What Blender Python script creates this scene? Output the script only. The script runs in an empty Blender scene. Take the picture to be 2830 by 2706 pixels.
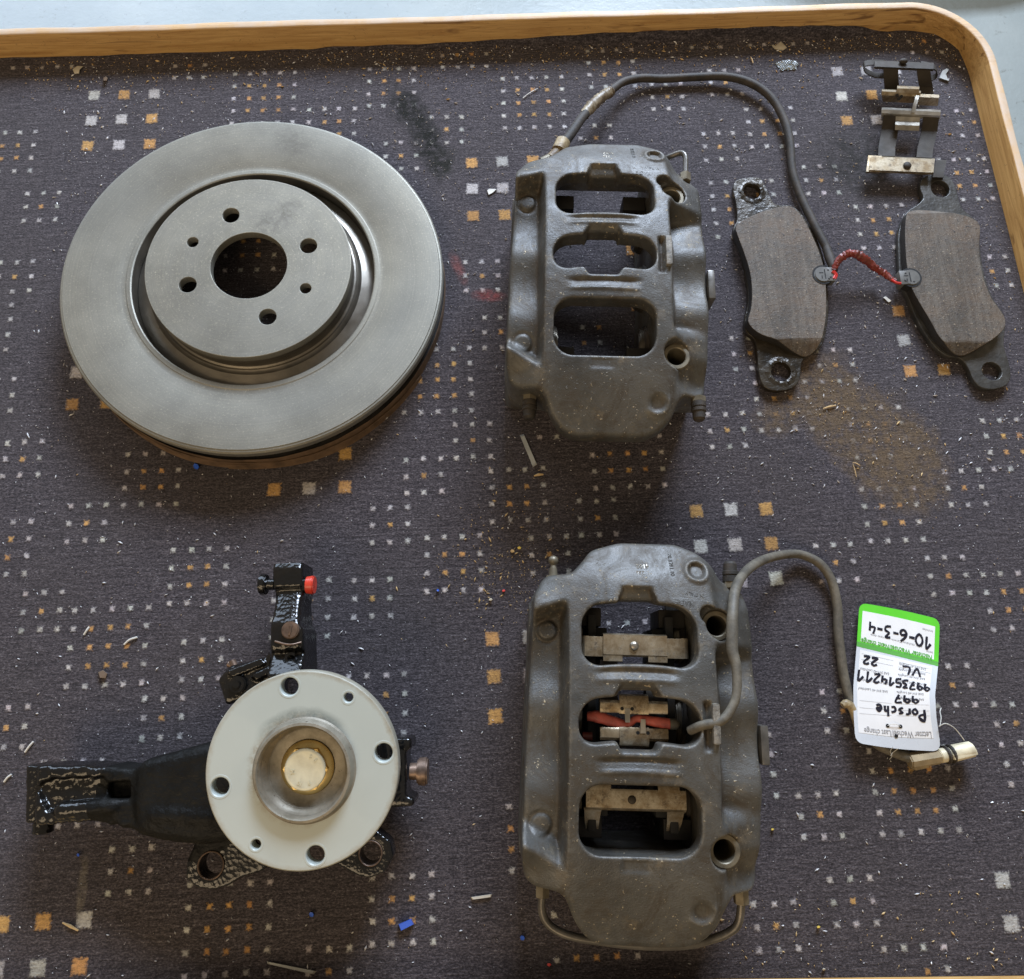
import bpy, bmesh, math, random
import numpy as np
from mathutils import Vector, Matrix, Euler
random.seed(7); RNG = np.random.default_rng(7)
MM = 0.001
scene = bpy.context.scene
C = scene.collection

# ---------------------------------------------------------------- camera
CAM_H = 0.615756; F_PX = 1948.686; ROT = (0.2538272, -0.0049675, -0.0427724)
cam = bpy.data.cameras.new('camera'); cam_o = bpy.data.objects.new('camera', cam); C.objects.link(cam_o)
cam.sensor_width = 36; cam.lens = F_PX / 2830 * 36; cam.clip_start = 0.02; cam.clip_end = 50
cam_o.location = (0, 0, CAM_H); cam_o.rotation_euler = ROT
scene.camera = cam_o

# ---------------------------------------------------------------- world, lamps, exposure
scene.world = bpy.data.worlds.new('World'); scene.world.use_nodes = True
bg = scene.world.node_tree.nodes['Background']
bg.inputs[0].default_value = (1.0, 0.84, 0.64, 1); bg.inputs[1].default_value = 0.245

def area(name, loc, target, sx, sy, power, col):
    l = bpy.data.lights.new(name, 'AREA'); l.shape = 'RECTANGLE'; l.size = sx; l.size_y = sy
    l.energy = power; l.color = col
    o = bpy.data.objects.new(name, l); C.objects.link(o); o.location = loc
    o.rotation_euler = (Vector(target) - Vector(loc)).to_track_quat('-Z', 'Y').to_euler()
    return o
area('window_light', (0.62, 2.35, 1.30), (0.1, 0.3, 0), 1.2, 0.8, 124, (0.68, 0.80, 1.0))
area('far_window_light', (-2.2, 4.6, 1.35), (-0.6, 1.2, -0.3), 3.6, 2.2, 115, (0.64, 0.79, 1.0))
area('ceiling_lamp', (-1.0, -1.6, 2.2), (0, 0.2, 0), 2.2, 1.2, 27, (1.0, 0.76, 0.48))
scene.view_settings.view_transform = 'Standard'; scene.view_settings.look = 'None'
scene.view_settings.exposure = 0.12; scene.view_settings.gamma = 1.0

# ---------------------------------------------------------------- helpers
RM = np.array(Euler(ROT).to_matrix())
S_ = 2830 / 1962
def W(x, y, z=0.0):
    """photo point (1962-wide view) -> world mm on the plane z (mm)"""
    d = RM @ np.array([(x * S_ - 1415) / F_PX, (1353 - y * S_) / F_PX, -1.0])
    h = CAM_H * 1000; t = (z - h) / d[2]
    return np.array([0, 0, h]) + d * t
def ZM(x0, y0, s):
    return lambda x, y, z=0.0: W((x0 + x / s) / S_, (y0 + y / s) / S_, z)

def tag(o, label=None, cat=None, group=None, kind=None):
    if label: o['label'] = label
    if cat: o['category'] = cat
    if group: o['group'] = group
    if kind: o['kind'] = kind
    return o
def empty(name, loc=(0, 0, 0), rot=(0, 0, 0)):
    o = bpy.data.objects.new(name, None); C.objects.link(o); o.empty_display_size = 0.02
    o.location = Vector(loc) * MM; o.rotation_euler = rot
    return o
def link(name, me, mat, parent=None, sharp=35):
    if mat and not me.materials: me.materials.append(mat)
    if sharp is not None:
        me.shade_smooth(); me.set_sharp_from_angle(angle=math.radians(sharp))
    o = bpy.data.objects.new(name, me); C.objects.link(o)
    if parent: o.parent = parent
    return o
def raw(name, v, f, mat, parent=None, sharp=35, origin=None):
    """verts in mm"""
    v = np.asarray(v, float)
    loc = None
    if origin is not None:
        v = v - np.asarray(origin, float); loc = Vector(origin) * MM
    me = bpy.data.meshes.new(name); me.from_pydata((v * MM).tolist(), [], [tuple(int(i) for i in q) for q in f]); me.update()
    o = link(name, me, mat, parent, sharp)
    if loc is not None: o.location = loc
    return o
def bm_obj(name, bm, mat, parent=None, sharp=35, normals=True):
    if normals: bmesh.ops.recalc_face_normals(bm, faces=bm.faces)
    me = bpy.data.meshes.new(name); bm.to_mesh(me); bm.free()
    return link(name, me, mat, parent, sharp)

def box(bm, c, s, rz=0.0, bev=0.0, rot=None):
    r = bmesh.ops.create_cube(bm, size=1.0)
    M = Matrix.Translation(Vector(c) * MM) @ (rot.to_4x4() if rot is not None else Matrix.Rotation(rz, 4, 'Z')) @ Matrix.Diagonal((s[0] * MM, s[1] * MM, s[2] * MM, 1))
    bmesh.ops.transform(bm, matrix=M, verts=r['verts'])
    if bev:
        es = {e for v in r['verts'] for e in v.link_edges}
        bmesh.ops.bevel(bm, geom=list(es), offset=bev * MM, segments=2, affect='EDGES', profile=0.6)
def cyl(bm, a, b, r, r2=None, seg=24, bev=0.0):
    a = Vector(a) * MM; b = Vector(b) * MM; r2 = r if r2 is None else r2
    d = b - a
    M = Matrix.Translation((a + b) / 2) @ d.to_track_quat('Z', 'Y').to_matrix().to_4x4()
    q = bmesh.ops.create_cone(bm, cap_ends=True, segments=seg, radius1=r * MM, radius2=r2 * MM, depth=d.length, matrix=M)
    if bev:
        es = [e for v in q['verts'] for e in v.link_edges if len([f for f in e.link_faces if len(f.verts) > 4]) == 1]
        bmesh.ops.bevel(bm, geom=list(set(es)), offset=bev * MM, segments=2, affect='EDGES')
def smooth_path(pts, n=8):
    p = [np.array(q, float) for q in pts]; p = [2 * p[0] - p[1]] + p + [2 * p[-1] - p[-2]]
    out = []
    for i in range(1, len(p) - 2):
        for k in range(n):
            t = k / n; a, b, c, d = p[i - 1:i + 3]
            out.append(0.5 * (2 * b + (c - a) * t + (2 * a - 5 * b + 4 * c - d) * t * t + (3 * b - a - 3 * c + d) * t ** 3))
    out.append(p[-2]); return out
def tube(name, pts, r, mat, parent=None, n=6, seg=12, jit=0.0, flat=1.0, bm=None, caps=True):
    """tube through pts (mm); r number or list (per control point)"""
    path = smooth_path(pts, n)
    if isinstance(r, (int, float)): rr = [r] * len(path)
    else:
        x = np.linspace(0, 1, len(r)); rr = np.interp(np.linspace(0, 1, len(path)), x, r)
    own = bm is None
    if own: bm = bmesh.new()
    rings = []
    up = np.array([0, 0, 1.0])
    for i, p in enumerate(path):
        t = path[min(i + 1, len(path) - 1)] - path[max(i - 1, 0)]; t = t / (np.linalg.norm(t) + 1e-9)
        a = np.cross(t, up)
        if np.linalg.norm(a) < 0.2: a = np.cross(t, np.array([0, 1.0, 0]))
        a /= np.linalg.norm(a); b = np.cross(a, t)
        ring = []
        for k in range(seg):
            th = 2 * math.pi * k / seg
            q = rr[i] * (1 + jit * (random.random() - .5))
            v = p + a * math.cos(th) * q + b * math.sin(th) * q * flat
            ring.append(bm.verts.new(v * MM))
        rings.append(ring)
    for i in range(len(rings) - 1):
        for k in range(seg):
            bm.faces.new((rings[i][k], rings[i][(k + 1) % seg], rings[i + 1][(k + 1) % seg], rings[i + 1][k]))
    if caps:
        bm.faces.new(rings[0]); bm.faces.new(rings[-1][::-1])
    if own: return bm_obj(name, bm, mat, parent, 50)
def lathe(name, prof, mat, parent=None, seg=96, closed=False, sharp=30, bm=None):
    own = bm is None
    if own: bm = bmesh.new()
    rings = [[bm.verts.new((r * math.cos(2 * math.pi * k / seg) * MM, r * math.sin(2 * math.pi * k / seg) * MM, z * MM)) for k in range(seg)] for r, z in prof]
    m = len(rings); rng = range(m) if closed else range(m - 1)
    for i in rng:
        j = (i + 1) % m
        for k in range(seg):
            bm.faces.new((rings[i][k], rings[i][(k + 1) % seg], rings[j][(k + 1) % seg], rings[j][k]))
    if own: return bm_obj(name, bm, mat, parent, sharp)
def circ(cx, cy, r, n=40, ry=None, a0=0.0):
    ry = r if ry is None else ry
    return [(cx + r * math.cos(a0 + 2 * math.pi * k / n), cy + ry * math.sin(a0 + 2 * math.pi * k / n)) for k in range(n)]
def rrect(cx, cy, w, h, r, n=5, rot=0.0):
    out = []
    for sx, sy, a in ((1, 1, 0), (-1, 1, 90), (-1, -1, 180), (1, -1, 270)):
        for k in range(n + 1):
            t = math.radians(a + 90 * k / n)
            out.append((sx * (w / 2 - r) + r * math.cos(t), sy * (h / 2 - r) + r * math.sin(t)))
    c, s = math.cos(rot), math.sin(rot)
    return [(cx + c * x - s * y, cy + s * x + c * y) for x, y in out]
def soft(poly, n=4):
    q = [np.array(p) for p in poly]; m = len(q); out = []
    for i in range(m):
        a, b, c, d = q[i - 1], q[i], q[(i + 1) % m], q[(i + 2) % m]
        for k in range(n):
            t = k / n
            out.append(tuple(0.5 * (2 * b + (c - a) * t + (2 * a - 5 * b + 4 * c - d) * t * t + (3 * b - a - 3 * c + d) * t ** 3)))
    return out
def plate(name, outer, holes, z0, z1, bev, mat, parent=None, sharp=30, bseg=2, mesh_only=False):
    cu = bpy.data.curves.new('plate', 'CURVE'); cu.dimensions = '2D'; cu.fill_mode = 'BOTH'
    h = (z1 - z0) / 2
    cu.extrude = max(h - bev, 0) * MM; cu.bevel_depth = bev * MM; cu.bevel_resolution = bseg; cu.offset = -bev * MM
    for poly in [outer] + list(holes):
        sp = cu.splines.new('POLY'); sp.points.add(len(poly) - 1); sp.use_cyclic_u = True
        for p, q in zip(sp.points, poly): p.co = (q[0] * MM, q[1] * MM, 0, 1)
    o = bpy.data.objects.new('tmp', cu); C.objects.link(o)
    me = bpy.data.meshes.new_from_object(o.evaluated_get(bpy.context.evaluated_depsgraph_get()))
    bpy.data.objects.remove(o); bpy.data.curves.remove(cu)
    me.transform(Matrix.Translation((0, 0, (z0 + z1) / 2 * MM))); me.name = name
    me.materials.clear()
    if mesh_only: return me
    return link(name, me, mat, parent, sharp)
def text_mesh(s, size, bold=0.0, ext=0.0):
    cu = bpy.data.curves.new('t', 'FONT'); cu.body = s; cu.size = size; cu.offset = bold; cu.extrude = ext
    cu.align_x = 'LEFT'; cu.resolution_u = 3
    o = bpy.data.objects.new('tmp', cu); C.objects.link(o)
    me = bpy.data.meshes.new_from_object(o.evaluated_get(bpy.context.evaluated_depsgraph_get()))
    bpy.data.objects.remove(o); bpy.data.curves.remove(cu)
    v = np.array([list(x.co) for x in me.vertices]); f = [tuple(p.vertices) for p in me.polygons]
    bpy.data.meshes.remove(me)
    return v, f

# ---------------------------------------------------------------- material kit
class NT:
    def __init__(self, name):
        self.m = bpy.data.materials.new(name); self.m.use_nodes = True; self.t = self.m.node_tree
        self.b = self.t.nodes['Principled BSDF']; self._c = None
    def n(self, typ, **kw):
        x = self.t.nodes.new(typ)
        for k, v in kw.items(): setattr(x, k, v)
        return x
    def l(self, a, b): self.t.links.new(a, b)
    def set(self, sock, v):
        if hasattr(v, 'links') or isinstance(v, bpy.types.NodeSocket): self.l(v, sock)
        else: sock.default_value = v
    @property
    def co(self):
        if self._c is None: self._c = self.n('ShaderNodeTexCoord').outputs['Object']
        return self._c
    def map(self, scale=(1, 1, 1), rot=(0, 0, 0), loc=(0, 0, 0), src=None):
        m = self.n('ShaderNodeMapping'); self.l(src or self.co, m.inputs[0])
        m.inputs['Scale'].default_value = scale; m.inputs['Rotation'].default_value = rot; m.inputs['Location'].default_value = loc
        return m.outputs[0]
    def noise(self, scale, detail=3, rough=0.55, src=None, dist=0.0):
        m = self.n('ShaderNodeTexNoise'); self.l(src or self.co, m.inputs['Vector'])
        m.inputs['Scale'].default_value = scale; m.inputs['Detail'].default_value = detail; m.inputs['Roughness'].default_value = rough; m.inputs['Distortion'].default_value = dist
        return m.outputs[0]
    def voro(self, scale, src=None, feature='F1', out=0):
        m = self.n('ShaderNodeTexVoronoi', feature=feature); self.l(src or self.co, m.inputs['Vector']); m.inputs['Scale'].default_value = scale
        return m.outputs[out]
    def ramp(self, fac, stops, interp='LINEAR'):
        m = self.n('ShaderNodeValToRGB'); self.l(fac, m.inputs[0]); e = m.color_ramp.elements; m.color_ramp.interpolation = interp
        while len(e) < len(stops): e.new(0.5)
        for x, (p, c) in zip(e, stops):
            x.position = p; x.color = (c, c, c, 1) if isinstance(c, (int, float)) else (*c, 1)
        return m.outputs[0]
    def mix(self, f, a, b, mode='MIX'):
        m = self.n('ShaderNodeMix', data_type='RGBA', blend_type=mode)
        for s, v in ((m.inputs[0], f), (m.inputs[6], a), (m.inputs[7], b)):
            if isinstance(v, tuple) and len(v) == 3: v = (*v, 1)
            self.set(s, v)
        return m.outputs[2]
    def math(self, op, a, b=0.0, c=0.0, clamp=False):
        m = self.n('ShaderNodeMath', operation=op, use_clamp=clamp); self.set(m.inputs[0], a); self.set(m.inputs[1], b)
        if len(m.inputs) > 2: self.set(m.inputs[2], c)
        return m.outputs[0]
    def bump(self, h, dist, strength=1.0, nrm=None):
        m = self.n('ShaderNodeBump'); self.l(h, m.inputs['Height']); m.inputs['Distance'].default_value = dist; m.inputs['Strength'].default_value = strength
        if nrm: self.l(nrm, m.inputs['Normal'])
        return m.outputs[0]
    def out(self, col=None, rough=None, metal=None, nrm=None, **kw):
        b = self.b
        if col is not None: self.set(b.inputs['Base Color'], (*col, 1) if isinstance(col, tuple) and len(col) == 3 else col)
        if rough is not None: self.set(b.inputs['Roughness'], rough)
        if metal is not None: self.set(b.inputs['Metallic'], metal)
        if nrm is not None: self.l(nrm, b.inputs['Normal'])
        for k, v in kw.items(): self.set(b.inputs[k.replace('_', ' ')], v)
        return self.m

def simple(name, col, rough=0.5, metal=0.0, var=0.25, vs=60, bump=0.0, bs=400, **kw):
    t = NT(name); n = t.noise(vs, 4)
    c = t.mix(t.ramp(n, [(0.3, 0.0), (0.7, 1.0)]), tuple(x * (1 - var) for x in col), tuple(min(1, x * (1 + var)) for x in col))
    r = t.math('MULTIPLY_ADD', t.noise(vs * 2.3, 3), 0.3, rough - 0.15, True)
    nr = t.bump(t.noise(bs, 3), bump * MM) if bump else None
    return t.out(c, r, metal, nr, **kw)

# carpet: dark woven loop pile, dust, stains of their own shape
def blob(t, x, y, rx, ry, rot, soft_=0.25, nz=None, amt=0.5):
    m = t.map(loc=(0, 0, 0))
    v = t.n('ShaderNodeVectorMath', operation='SUBTRACT'); t.l(m, v.inputs[0]); v.inputs[1].default_value = (x * MM, y * MM, 0)
    r = t.n('ShaderNodeVectorRotate', rotation_type='Z_AXIS'); t.l(v.outputs[0], r.inputs['Vector']); r.inputs['Angle'].default_value = -rot
    s = t.n('ShaderNodeVectorMath', operation='MULTIPLY'); t.l(r.outputs[0], s.inputs[0]); s.inputs[1].default_value = (1 / (rx * MM), 1 / (ry * MM), 0)
    L = t.n('ShaderNodeVectorMath', operation='LENGTH'); t.l(s.outputs[0], L.inputs[0])
    d = t.math('ADD', L.outputs['Value'], t.math('MULTIPLY', t.math('SUBTRACT', nz, 0.5), amt))
    mr = t.n('ShaderNodeMapRange'); t.l(d, mr.inputs[0]); mr.inputs[1].default_value = 1 + soft_; mr.inputs[2].default_value = 1 - soft_
    mr.inputs[3].default_value = 0; mr.inputs[4].default_value = 1; mr.clamp = True
    return mr.outputs[0]
def carpet_material():
    t = NT('woven_carpet')
    fine = t.noise(560, 2, 0.8, t.map((0.8, 1.4, 1)))
    mid = t.noise(300, 3, 0.8, t.map((0.5, 1.5, 1)))
    big = t.noise(9, 4, 0.6)
    rib = t.noise(260, 2, 0.7, t.map((0.12, 1.6, 1)))
    k = t.math('ADD', t.math('ADD', t.math('MULTIPLY', fine, 0.5), t.math('MULTIPLY', mid, 0.32)), t.math('MULTIPLY', rib, 0.18))
    base = t.ramp(k, [(0.37, (0.010, 0.0085, 0.010)), (0.47, (0.036, 0.031, 0.036)), (0.555, (0.086, 0.074, 0.081)), (0.63, (0.165, 0.150, 0.160)), (0.73, (0.36, 0.34, 0.35))])
    base = t.mix(t.ramp(big, [(0.35, 0.0), (0.75, 0.3)]), base, (0.050, 0.042, 0.036))
    # woven coloured squares, carried by a face attribute of the pile
    a = t.n('ShaderNodeAttribute', attribute_name='yarn', attribute_type='GEOMETRY')
    msk = t.math('ADD', a.outputs['Alpha'], t.math('MULTIPLY', t.math('SUBTRACT', t.noise(480, 2, 0.8), 0.5), 1.7))
    msk = t.ramp(msk, [(0.22, 0.0), (0.85, 1.0)])
    msk = t.math('MULTIPLY', msk, t.math('GREATER_THAN', a.outputs['Alpha'], 0.001))
    yarn = t.mix(t.ramp(k, [(0.3, 0.65), (0.6, 0.0)]), a.outputs['Color'], (0.03, 0.026, 0.024))
    col = t.mix(t.math('MULTIPLY', msk, 0.9), base, yarn)
    st = t.noise(28, 5, 0.65); st2 = t.noise(110, 4, 0.75)
    stains = [  # x, y, rx, ry, rot, colour, strength, softness, grit
        (W(1590, 745), 33, 36, 0, (0.092, 0.064, 0.038), 0.9, 0.22), (W(1660, 820), 56, 40, -0.5, (0.092, 0.064, 0.038), 0.9, 0.22),
        (W(1735, 905), 42, 38, 0, (0.092, 0.064, 0.038), 0.88, 0.25), (W(1500, 790), 26, 18, 0.3, (0.092, 0.064, 0.038), 0.8, 0.3),
        (W(785, 215), 16, 34, 0.6, (0.004, 0.004, 0.002), 1.0, 0.4), (W(818, 270), 14, 34, 0.30, (0.004, 0.004, 0.002), 1.0, 0.4),
        (W(846, 316), 12, 19, -0.3, (0.007, 0.007, 0.004), 0.98, 0.4),
        (W(1640, 310), 38, 34, 0.4, (0.011, 0.010, 0.008), 0.8, 0.6),
        (W(877, 512), 4.5, 15, 0.35, (0.20, 0.055, 0.045), 0.5, 0.5), (W(938, 566), 13, 5.5, -0.1, (0.24, 0.045, 0.04), 0.55, 0.5),
        (W(157, 1700), 3.5, 20, 0.0, (0.12, 0.105, 0.085), 0.7, 0.3)]
    for p, rx, ry, ro, cc, s, so in stains:
        f = blob(t, p[0], p[1], rx, ry, ro, so, st, 1.5)
        f = t.math('MULTIPLY', f, t.math('MULTIPLY_ADD', t.ramp(st2, [(0.36, 0.15), (0.56, 1.0)]), s, 0.0))
        cc2 = t.mix(t.ramp(k, [(0.36, 0.0), (0.66, 1.0)]), tuple(x * 0.3 for x in cc), tuple(x * 2.0 for x in cc))
        col = t.mix(f, col, cc2)
    h = t.bump(k, 0.0011, 0.9)
    return t.out(col, 0.95, 0.0, h, Specular_IOR_Level=0.25, Sheen_Weight=0.12, Sheen_Roughness=0.5)
M_CARPET = carpet_material()

def wood(name, along, c1=(0.68, 0.42, 0.155), c2=(0.44, 0.235, 0.075)):
    t = NT(name); s = (3, 60, 60) if along == 'x' else (60, 3, 60)
    g = t.noise(3.2, 6, 0.75, t.map(s), 0.9); g2 = t.noise(9, 5, 0.7, t.map(s), 0.4); kn = t.noise(5.5, 3, 0.6, t.map((1.6, 14, 14) if along == 'x' else (14, 1.6, 14)), 1.2)
    c = t.mix(t.ramp(g, [(0.38, 0.0), (0.66, 1.0)]), c1, c2)
    c = t.mix(t.ramp(g2, [(0.58, 0.0), (0.8, 0.7)]), c, (0.16, 0.07, 0.022))
    c = t.mix(t.ramp(kn, [(0.60, 0.0), (0.68, 0.75)]), c, (0.14, 0.06, 0.02))
    c = t.mix(t.ramp(t.noise(220, 3, 0.8), [(0.62, 0.0), (0.72, 0.5)]), c, (0.12, 0.06, 0.03))
    # the arris is scuffed pale
    geo = t.n('ShaderNodeNewGeometry'); sp = t.n('ShaderNodeSeparateXYZ'); t.l(geo.outputs['Normal'], sp.inputs[0])
    wear = t.math('MULTIPLY', t.math('GREATER_THAN', sp.outputs['Z'], 0.6), t.ramp(t.noise(30, 5, 0.7), [(0.34, 0.25), (0.6, 0.95)]))
    c = t.mix(wear, c, (0.56, 0.43, 0.31))
    h = t.bump(g2, 0.0004, 0.6)
    return t.out(c, 0.5, 0.0, h, Specular_IOR_Level=0.35)
M_WOOD_X = wood('oak_along', 'x'); M_WOOD_Y = wood('oak_across', 'y')

def floor_material():
    t = NT('painted_floor'); n = t.noise(3, 5, 0.6); d = t.noise(45, 5, 0.75)
    c = t.mix(t.ramp(n, [(0.35, 0.0), (0.7, 1.0)]), (0.215, 0.245, 0.235), (0.30, 0.325, 0.305))
    c = t.mix(t.ramp(d, [(0.6, 0.0), (0.72, 0.8)]), c, (0.12, 0.12, 0.10))
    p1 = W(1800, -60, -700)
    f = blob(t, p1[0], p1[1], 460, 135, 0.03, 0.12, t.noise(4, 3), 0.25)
    c = t.mix(f, c, (0.085, 0.085, 0.065))  # dark zone: a shadow painted into the floor colour
    h = t.bump(t.noise(70, 4, 0.65), 0.002, 0.5)
    return t.out(c, 0.40, 0.0, h, Specular_IOR_Level=1.0, Coat_Weight=0.5, Coat_Roughness=0.22)
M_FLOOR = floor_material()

def cast_alu():
    t = NT('dusty_cast_caliper')
    n = t.noise(11, 5, 0.7); n2 = t.noise(48, 5, 0.75); fine = t.noise(700, 2, 0.7); smear = t.noise(26, 6, 0.8, None, 1.2)
    geo = t.n('ShaderNodeNewGeometry'); pt = geo.outputs['Pointiness']
    c = t.mix(t.ramp(n, [(0.36, 0.0), (0.62, 1.0)]), (0.038, 0.036, 0.031), (0.100, 0.097, 0.087))
    c = t.mix(t.ramp(smear, [(0.46, 0.0), (0.62, 0.75)]), c, (0.050, 0.036, 0.020))
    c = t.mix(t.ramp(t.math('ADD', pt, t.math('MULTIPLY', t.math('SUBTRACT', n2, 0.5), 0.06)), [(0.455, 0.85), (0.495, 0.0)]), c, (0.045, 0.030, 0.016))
    c = t.mix(t.math('MULTIPLY', t.ramp(n2, [(0.55, 0.0), (0.66, 0.8)]), t.ramp(smear, [(0.4, 0.2), (0.6, 1.0)])), c, (0.155, 0.128, 0.088))
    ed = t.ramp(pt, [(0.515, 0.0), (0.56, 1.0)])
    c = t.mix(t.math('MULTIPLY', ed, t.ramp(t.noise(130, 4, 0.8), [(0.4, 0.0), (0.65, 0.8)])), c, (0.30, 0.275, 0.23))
    grit = t.ramp(t.noise(300, 2, 0.85), [(0.645, 0.0), (0.70, 1.0)])
    c = t.mix(t.math('MULTIPLY', grit, t.ramp(n2, [(0.42, 0.05), (0.62, 0.9)])), c, (0.52, 0.43, 0.28))
    h = t.bump(t.math('ADD', t.math('MULTIPLY', fine, 0.5), t.math('ADD', t.math('MULTIPLY', n2, 0.5), t.math('MULTIPLY', grit, 0.4))), 0.0008, 0.7)
    return t.out(c, t.ramp(smear, [(0.35, 0.42), (0.6, 0.62)]), 0.15, h, Specular_IOR_Level=0.6)
M_CAST = cast_alu()

def disc_steel():
    t = NT('machined_iron')
    sp = t.n('ShaderNodeSeparateXYZ'); t.l(t.co, sp.inputs[0])
    rad = t.math('SQRT', t.math('ADD', t.math('MULTIPLY', sp.outputs[0], sp.outputs[0]), t.math('MULTIPLY', sp.outputs[1], sp.outputs[1])))
    cb = t.n('ShaderNodeCombineXYZ'); t.l(rad, cb.inputs[0])
    lines = t.noise(620, 3, 0.85, cb.outputs[0]); band = t.noise(45, 3, 0.6, cb.outputs[0])
    n = t.noise(13, 5, 0.7); n2 = t.noise(560, 3, 0.8)
    c = t.mix(t.ramp(n, [(0.35, 0.0), (0.68, 1.0)]), (0.235, 0.221, 0.178), (0.335, 0.314, 0.25))
    c = t.mix(t.math('MULTIPLY', t.ramp(band, [(0.3, 1.0), (0.7, 0.0)]), 0.25), c, (0.24, 0.24, 0.23))
    c = t.mix(t.ramp(n2, [(0.56, 0.0), (0.70, 0.8)]), c, (0.52, 0.485, 0.37))
    c = t.mix(t.ramp(t.noise(480, 2, 0.85), [(0.60, 0.0), (0.74, 0.5)]), c, (0.17, 0.16, 0.13))
    c = t.mix(t.ramp(t.noise(5, 3, 0.5), [(0.40, 0.0), (0.62, 0.35)]), c, (0.20, 0.205, 0.19))
    c = t.mix(t.math('MULTIPLY', t.ramp(lines, [(0.42, 0.0), (0.62, 1.0)]), 0.30), c, (0.15, 0.148, 0.13))
    for x, y, rx, ry in ((26, 50, 17, 12), (34, 60, 12, 9), (30, 150, 14, 20), (12, 40, 10, 14)):
        f = blob(t, x, y, rx, ry, 0.5, 0.45, t.noise(70, 4, 0.8), 1.0)
        c = t.mix(t.math('MULTIPLY', f, t.ramp(t.noise(150, 4, .8), [(0.4, 0.08), (0.62, 0.5)])), c, (0.13, 0.12, 0.10))
    h = t.bump(t.math('ADD', t.math('MULTIPLY', lines, 0.4), t.math('MULTIPLY', n2, 0.6)), 0.00022, 0.6)
    return t.out(c, t.ramp(n, [(0.3, 0.46), (0.7, 0.60)]), 0.55, h)
M_DISC = disc_steel()
M_MOAT = simple('dark_turned_iron', (0.175, 0.16, 0.135), 0.34, 0.75, 0.2, 50, 0.08, 900)
M_RUST = simple('brown_paper_tape', (0.125, 0.075, 0.040), 0.8, 0.0, 0.35, 90, 0.3, 500)
M_DARKIRON = simple('dark_iron', (0.03, 0.027, 0.024), 0.6, 0.4, 0.3)
M_STEEL = simple('plated_steel', (0.44, 0.41, 0.35), 0.34, 0.9, 0.3, 70, 0.15, 700)
def rusty_steel():
    t = NT('stained_spring_steel'); n = t.noise(55, 5, 0.75); n2 = t.noise(160, 4, 0.8)
    c = t.mix(t.ramp(n, [(0.36, 0.0), (0.62, 1.0)]), (0.62, 0.54, 0.40), (0.26, 0.19, 0.11))
    c = t.mix(t.ramp(n2, [(0.52, 0.0), (0.68, 0.85)]), c, (0.06, 0.042, 0.026))
    return t.out(c, t.ramp(n, [(0.3, 0.28), (0.7, 0.55)]), t.ramp(n2, [(0.5, 0.9), (0.65, 0.2)]), t.bump(n2, 0.0003, 0.4))
M_SPRING = rusty_steel()
M_SPRINGDARK = simple('dark_spring_steel', (0.034, 0.027, 0.019), 0.7, 0.2, 0.35, 60, 0.1, 600)
M_FLANGE = None
def flange_paint():
    t = NT('worn_pale_paint'); n = t.noise(18, 5, 0.6); n2 = t.noise(90, 5, 0.8)
    c = t.mix(t.ramp(n, [(0.35, 0.0), (0.7, 1.0)]), (0.42, 0.465, 0.435), (0.455, 0.50, 0.465))
    sp = t.n('ShaderNodeVectorMath', operation='LENGTH'); t.l(t.map((1, 1, 0)), sp.inputs[0])
    w = t.math('ADD', sp.outputs['Value'], t.math('MULTIPLY', t.math('SUBTRACT', t.noise(70, 5, 0.8), 0.5), 0.008))
    c = t.mix(t.ramp(w, [(0.0640, 0.0), (0.0665, 0.75)]), c, (0.27, 0.22, 0.14))
    ar = t.math('MULTIPLY', t.ramp(w, [(0.0385, 1.0), (0.0425, 0.0)]), blob(t, 0, 42, 34, 24, 0.0, 0.35, t.noise(60, 4, .8), 0.5))
    c = t.mix(t.math('MULTIPLY', ar, t.ramp(t.noise(140, 4, .8), [(0.35, 0.25), (0.6, 0.95)])), c, (0.15, 0.18, 0.17))
    c = t.mix(t.math('MULTIPLY', t.ramp(w, [(0.0355, 0.8), (0.038, 0.0)]), t.ramp(t.noise(100, 4, .8), [(0.4, 0.0), (0.6, 0.8)])), c, (0.26, 0.22, 0.15))
    c = t.mix(t.ramp(n2, [(0.74, 0.0), (0.80, 0.6)]), c, (0.20, 0.18, 0.14))
    c = t.mix(t.ramp(t.noise(9, 2, 0.4, None, 0.6), [(0.50, 0.0), (0.53, 0.22)]), c, (0.50, 0.54, 0.49))
    return t.out(c, 0.40, 0.0, t.bump(n2, 0.0001, 0.2))
M_FLANGE = flange_paint()
def bearing_metal():
    t = NT('grimy_bearing_ring'); n = t.noise(40, 5, 0.7); n2 = t.noise(260, 4, 0.8)
    c = t.mix(t.ramp(n, [(0.35, 0.0), (0.65, 1.0)]), (0.17, 0.15, 0.11), (0.32, 0.29, 0.23))
    c = t.mix(t.ramp(n2, [(0.62, 0.0), (0.7, 0.9)]), c, (0.05, 0.03, 0.02))
    return t.out(c, 0.45, 0.35, t.bump(n2, 0.0004, 0.4))
M_BEAR = bearing_metal()
M_GOLD = simple('yellow_zinc', (0.66, 0.49, 0.20), 0.3, 0.85, 0.25, 60, 0.05, 300)
M_BOLTHEAD = simple('pale_zinc_face', (0.56, 0.55, 0.43), 0.45, 0.35, 0.2, 90, 0.06, 500)
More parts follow.
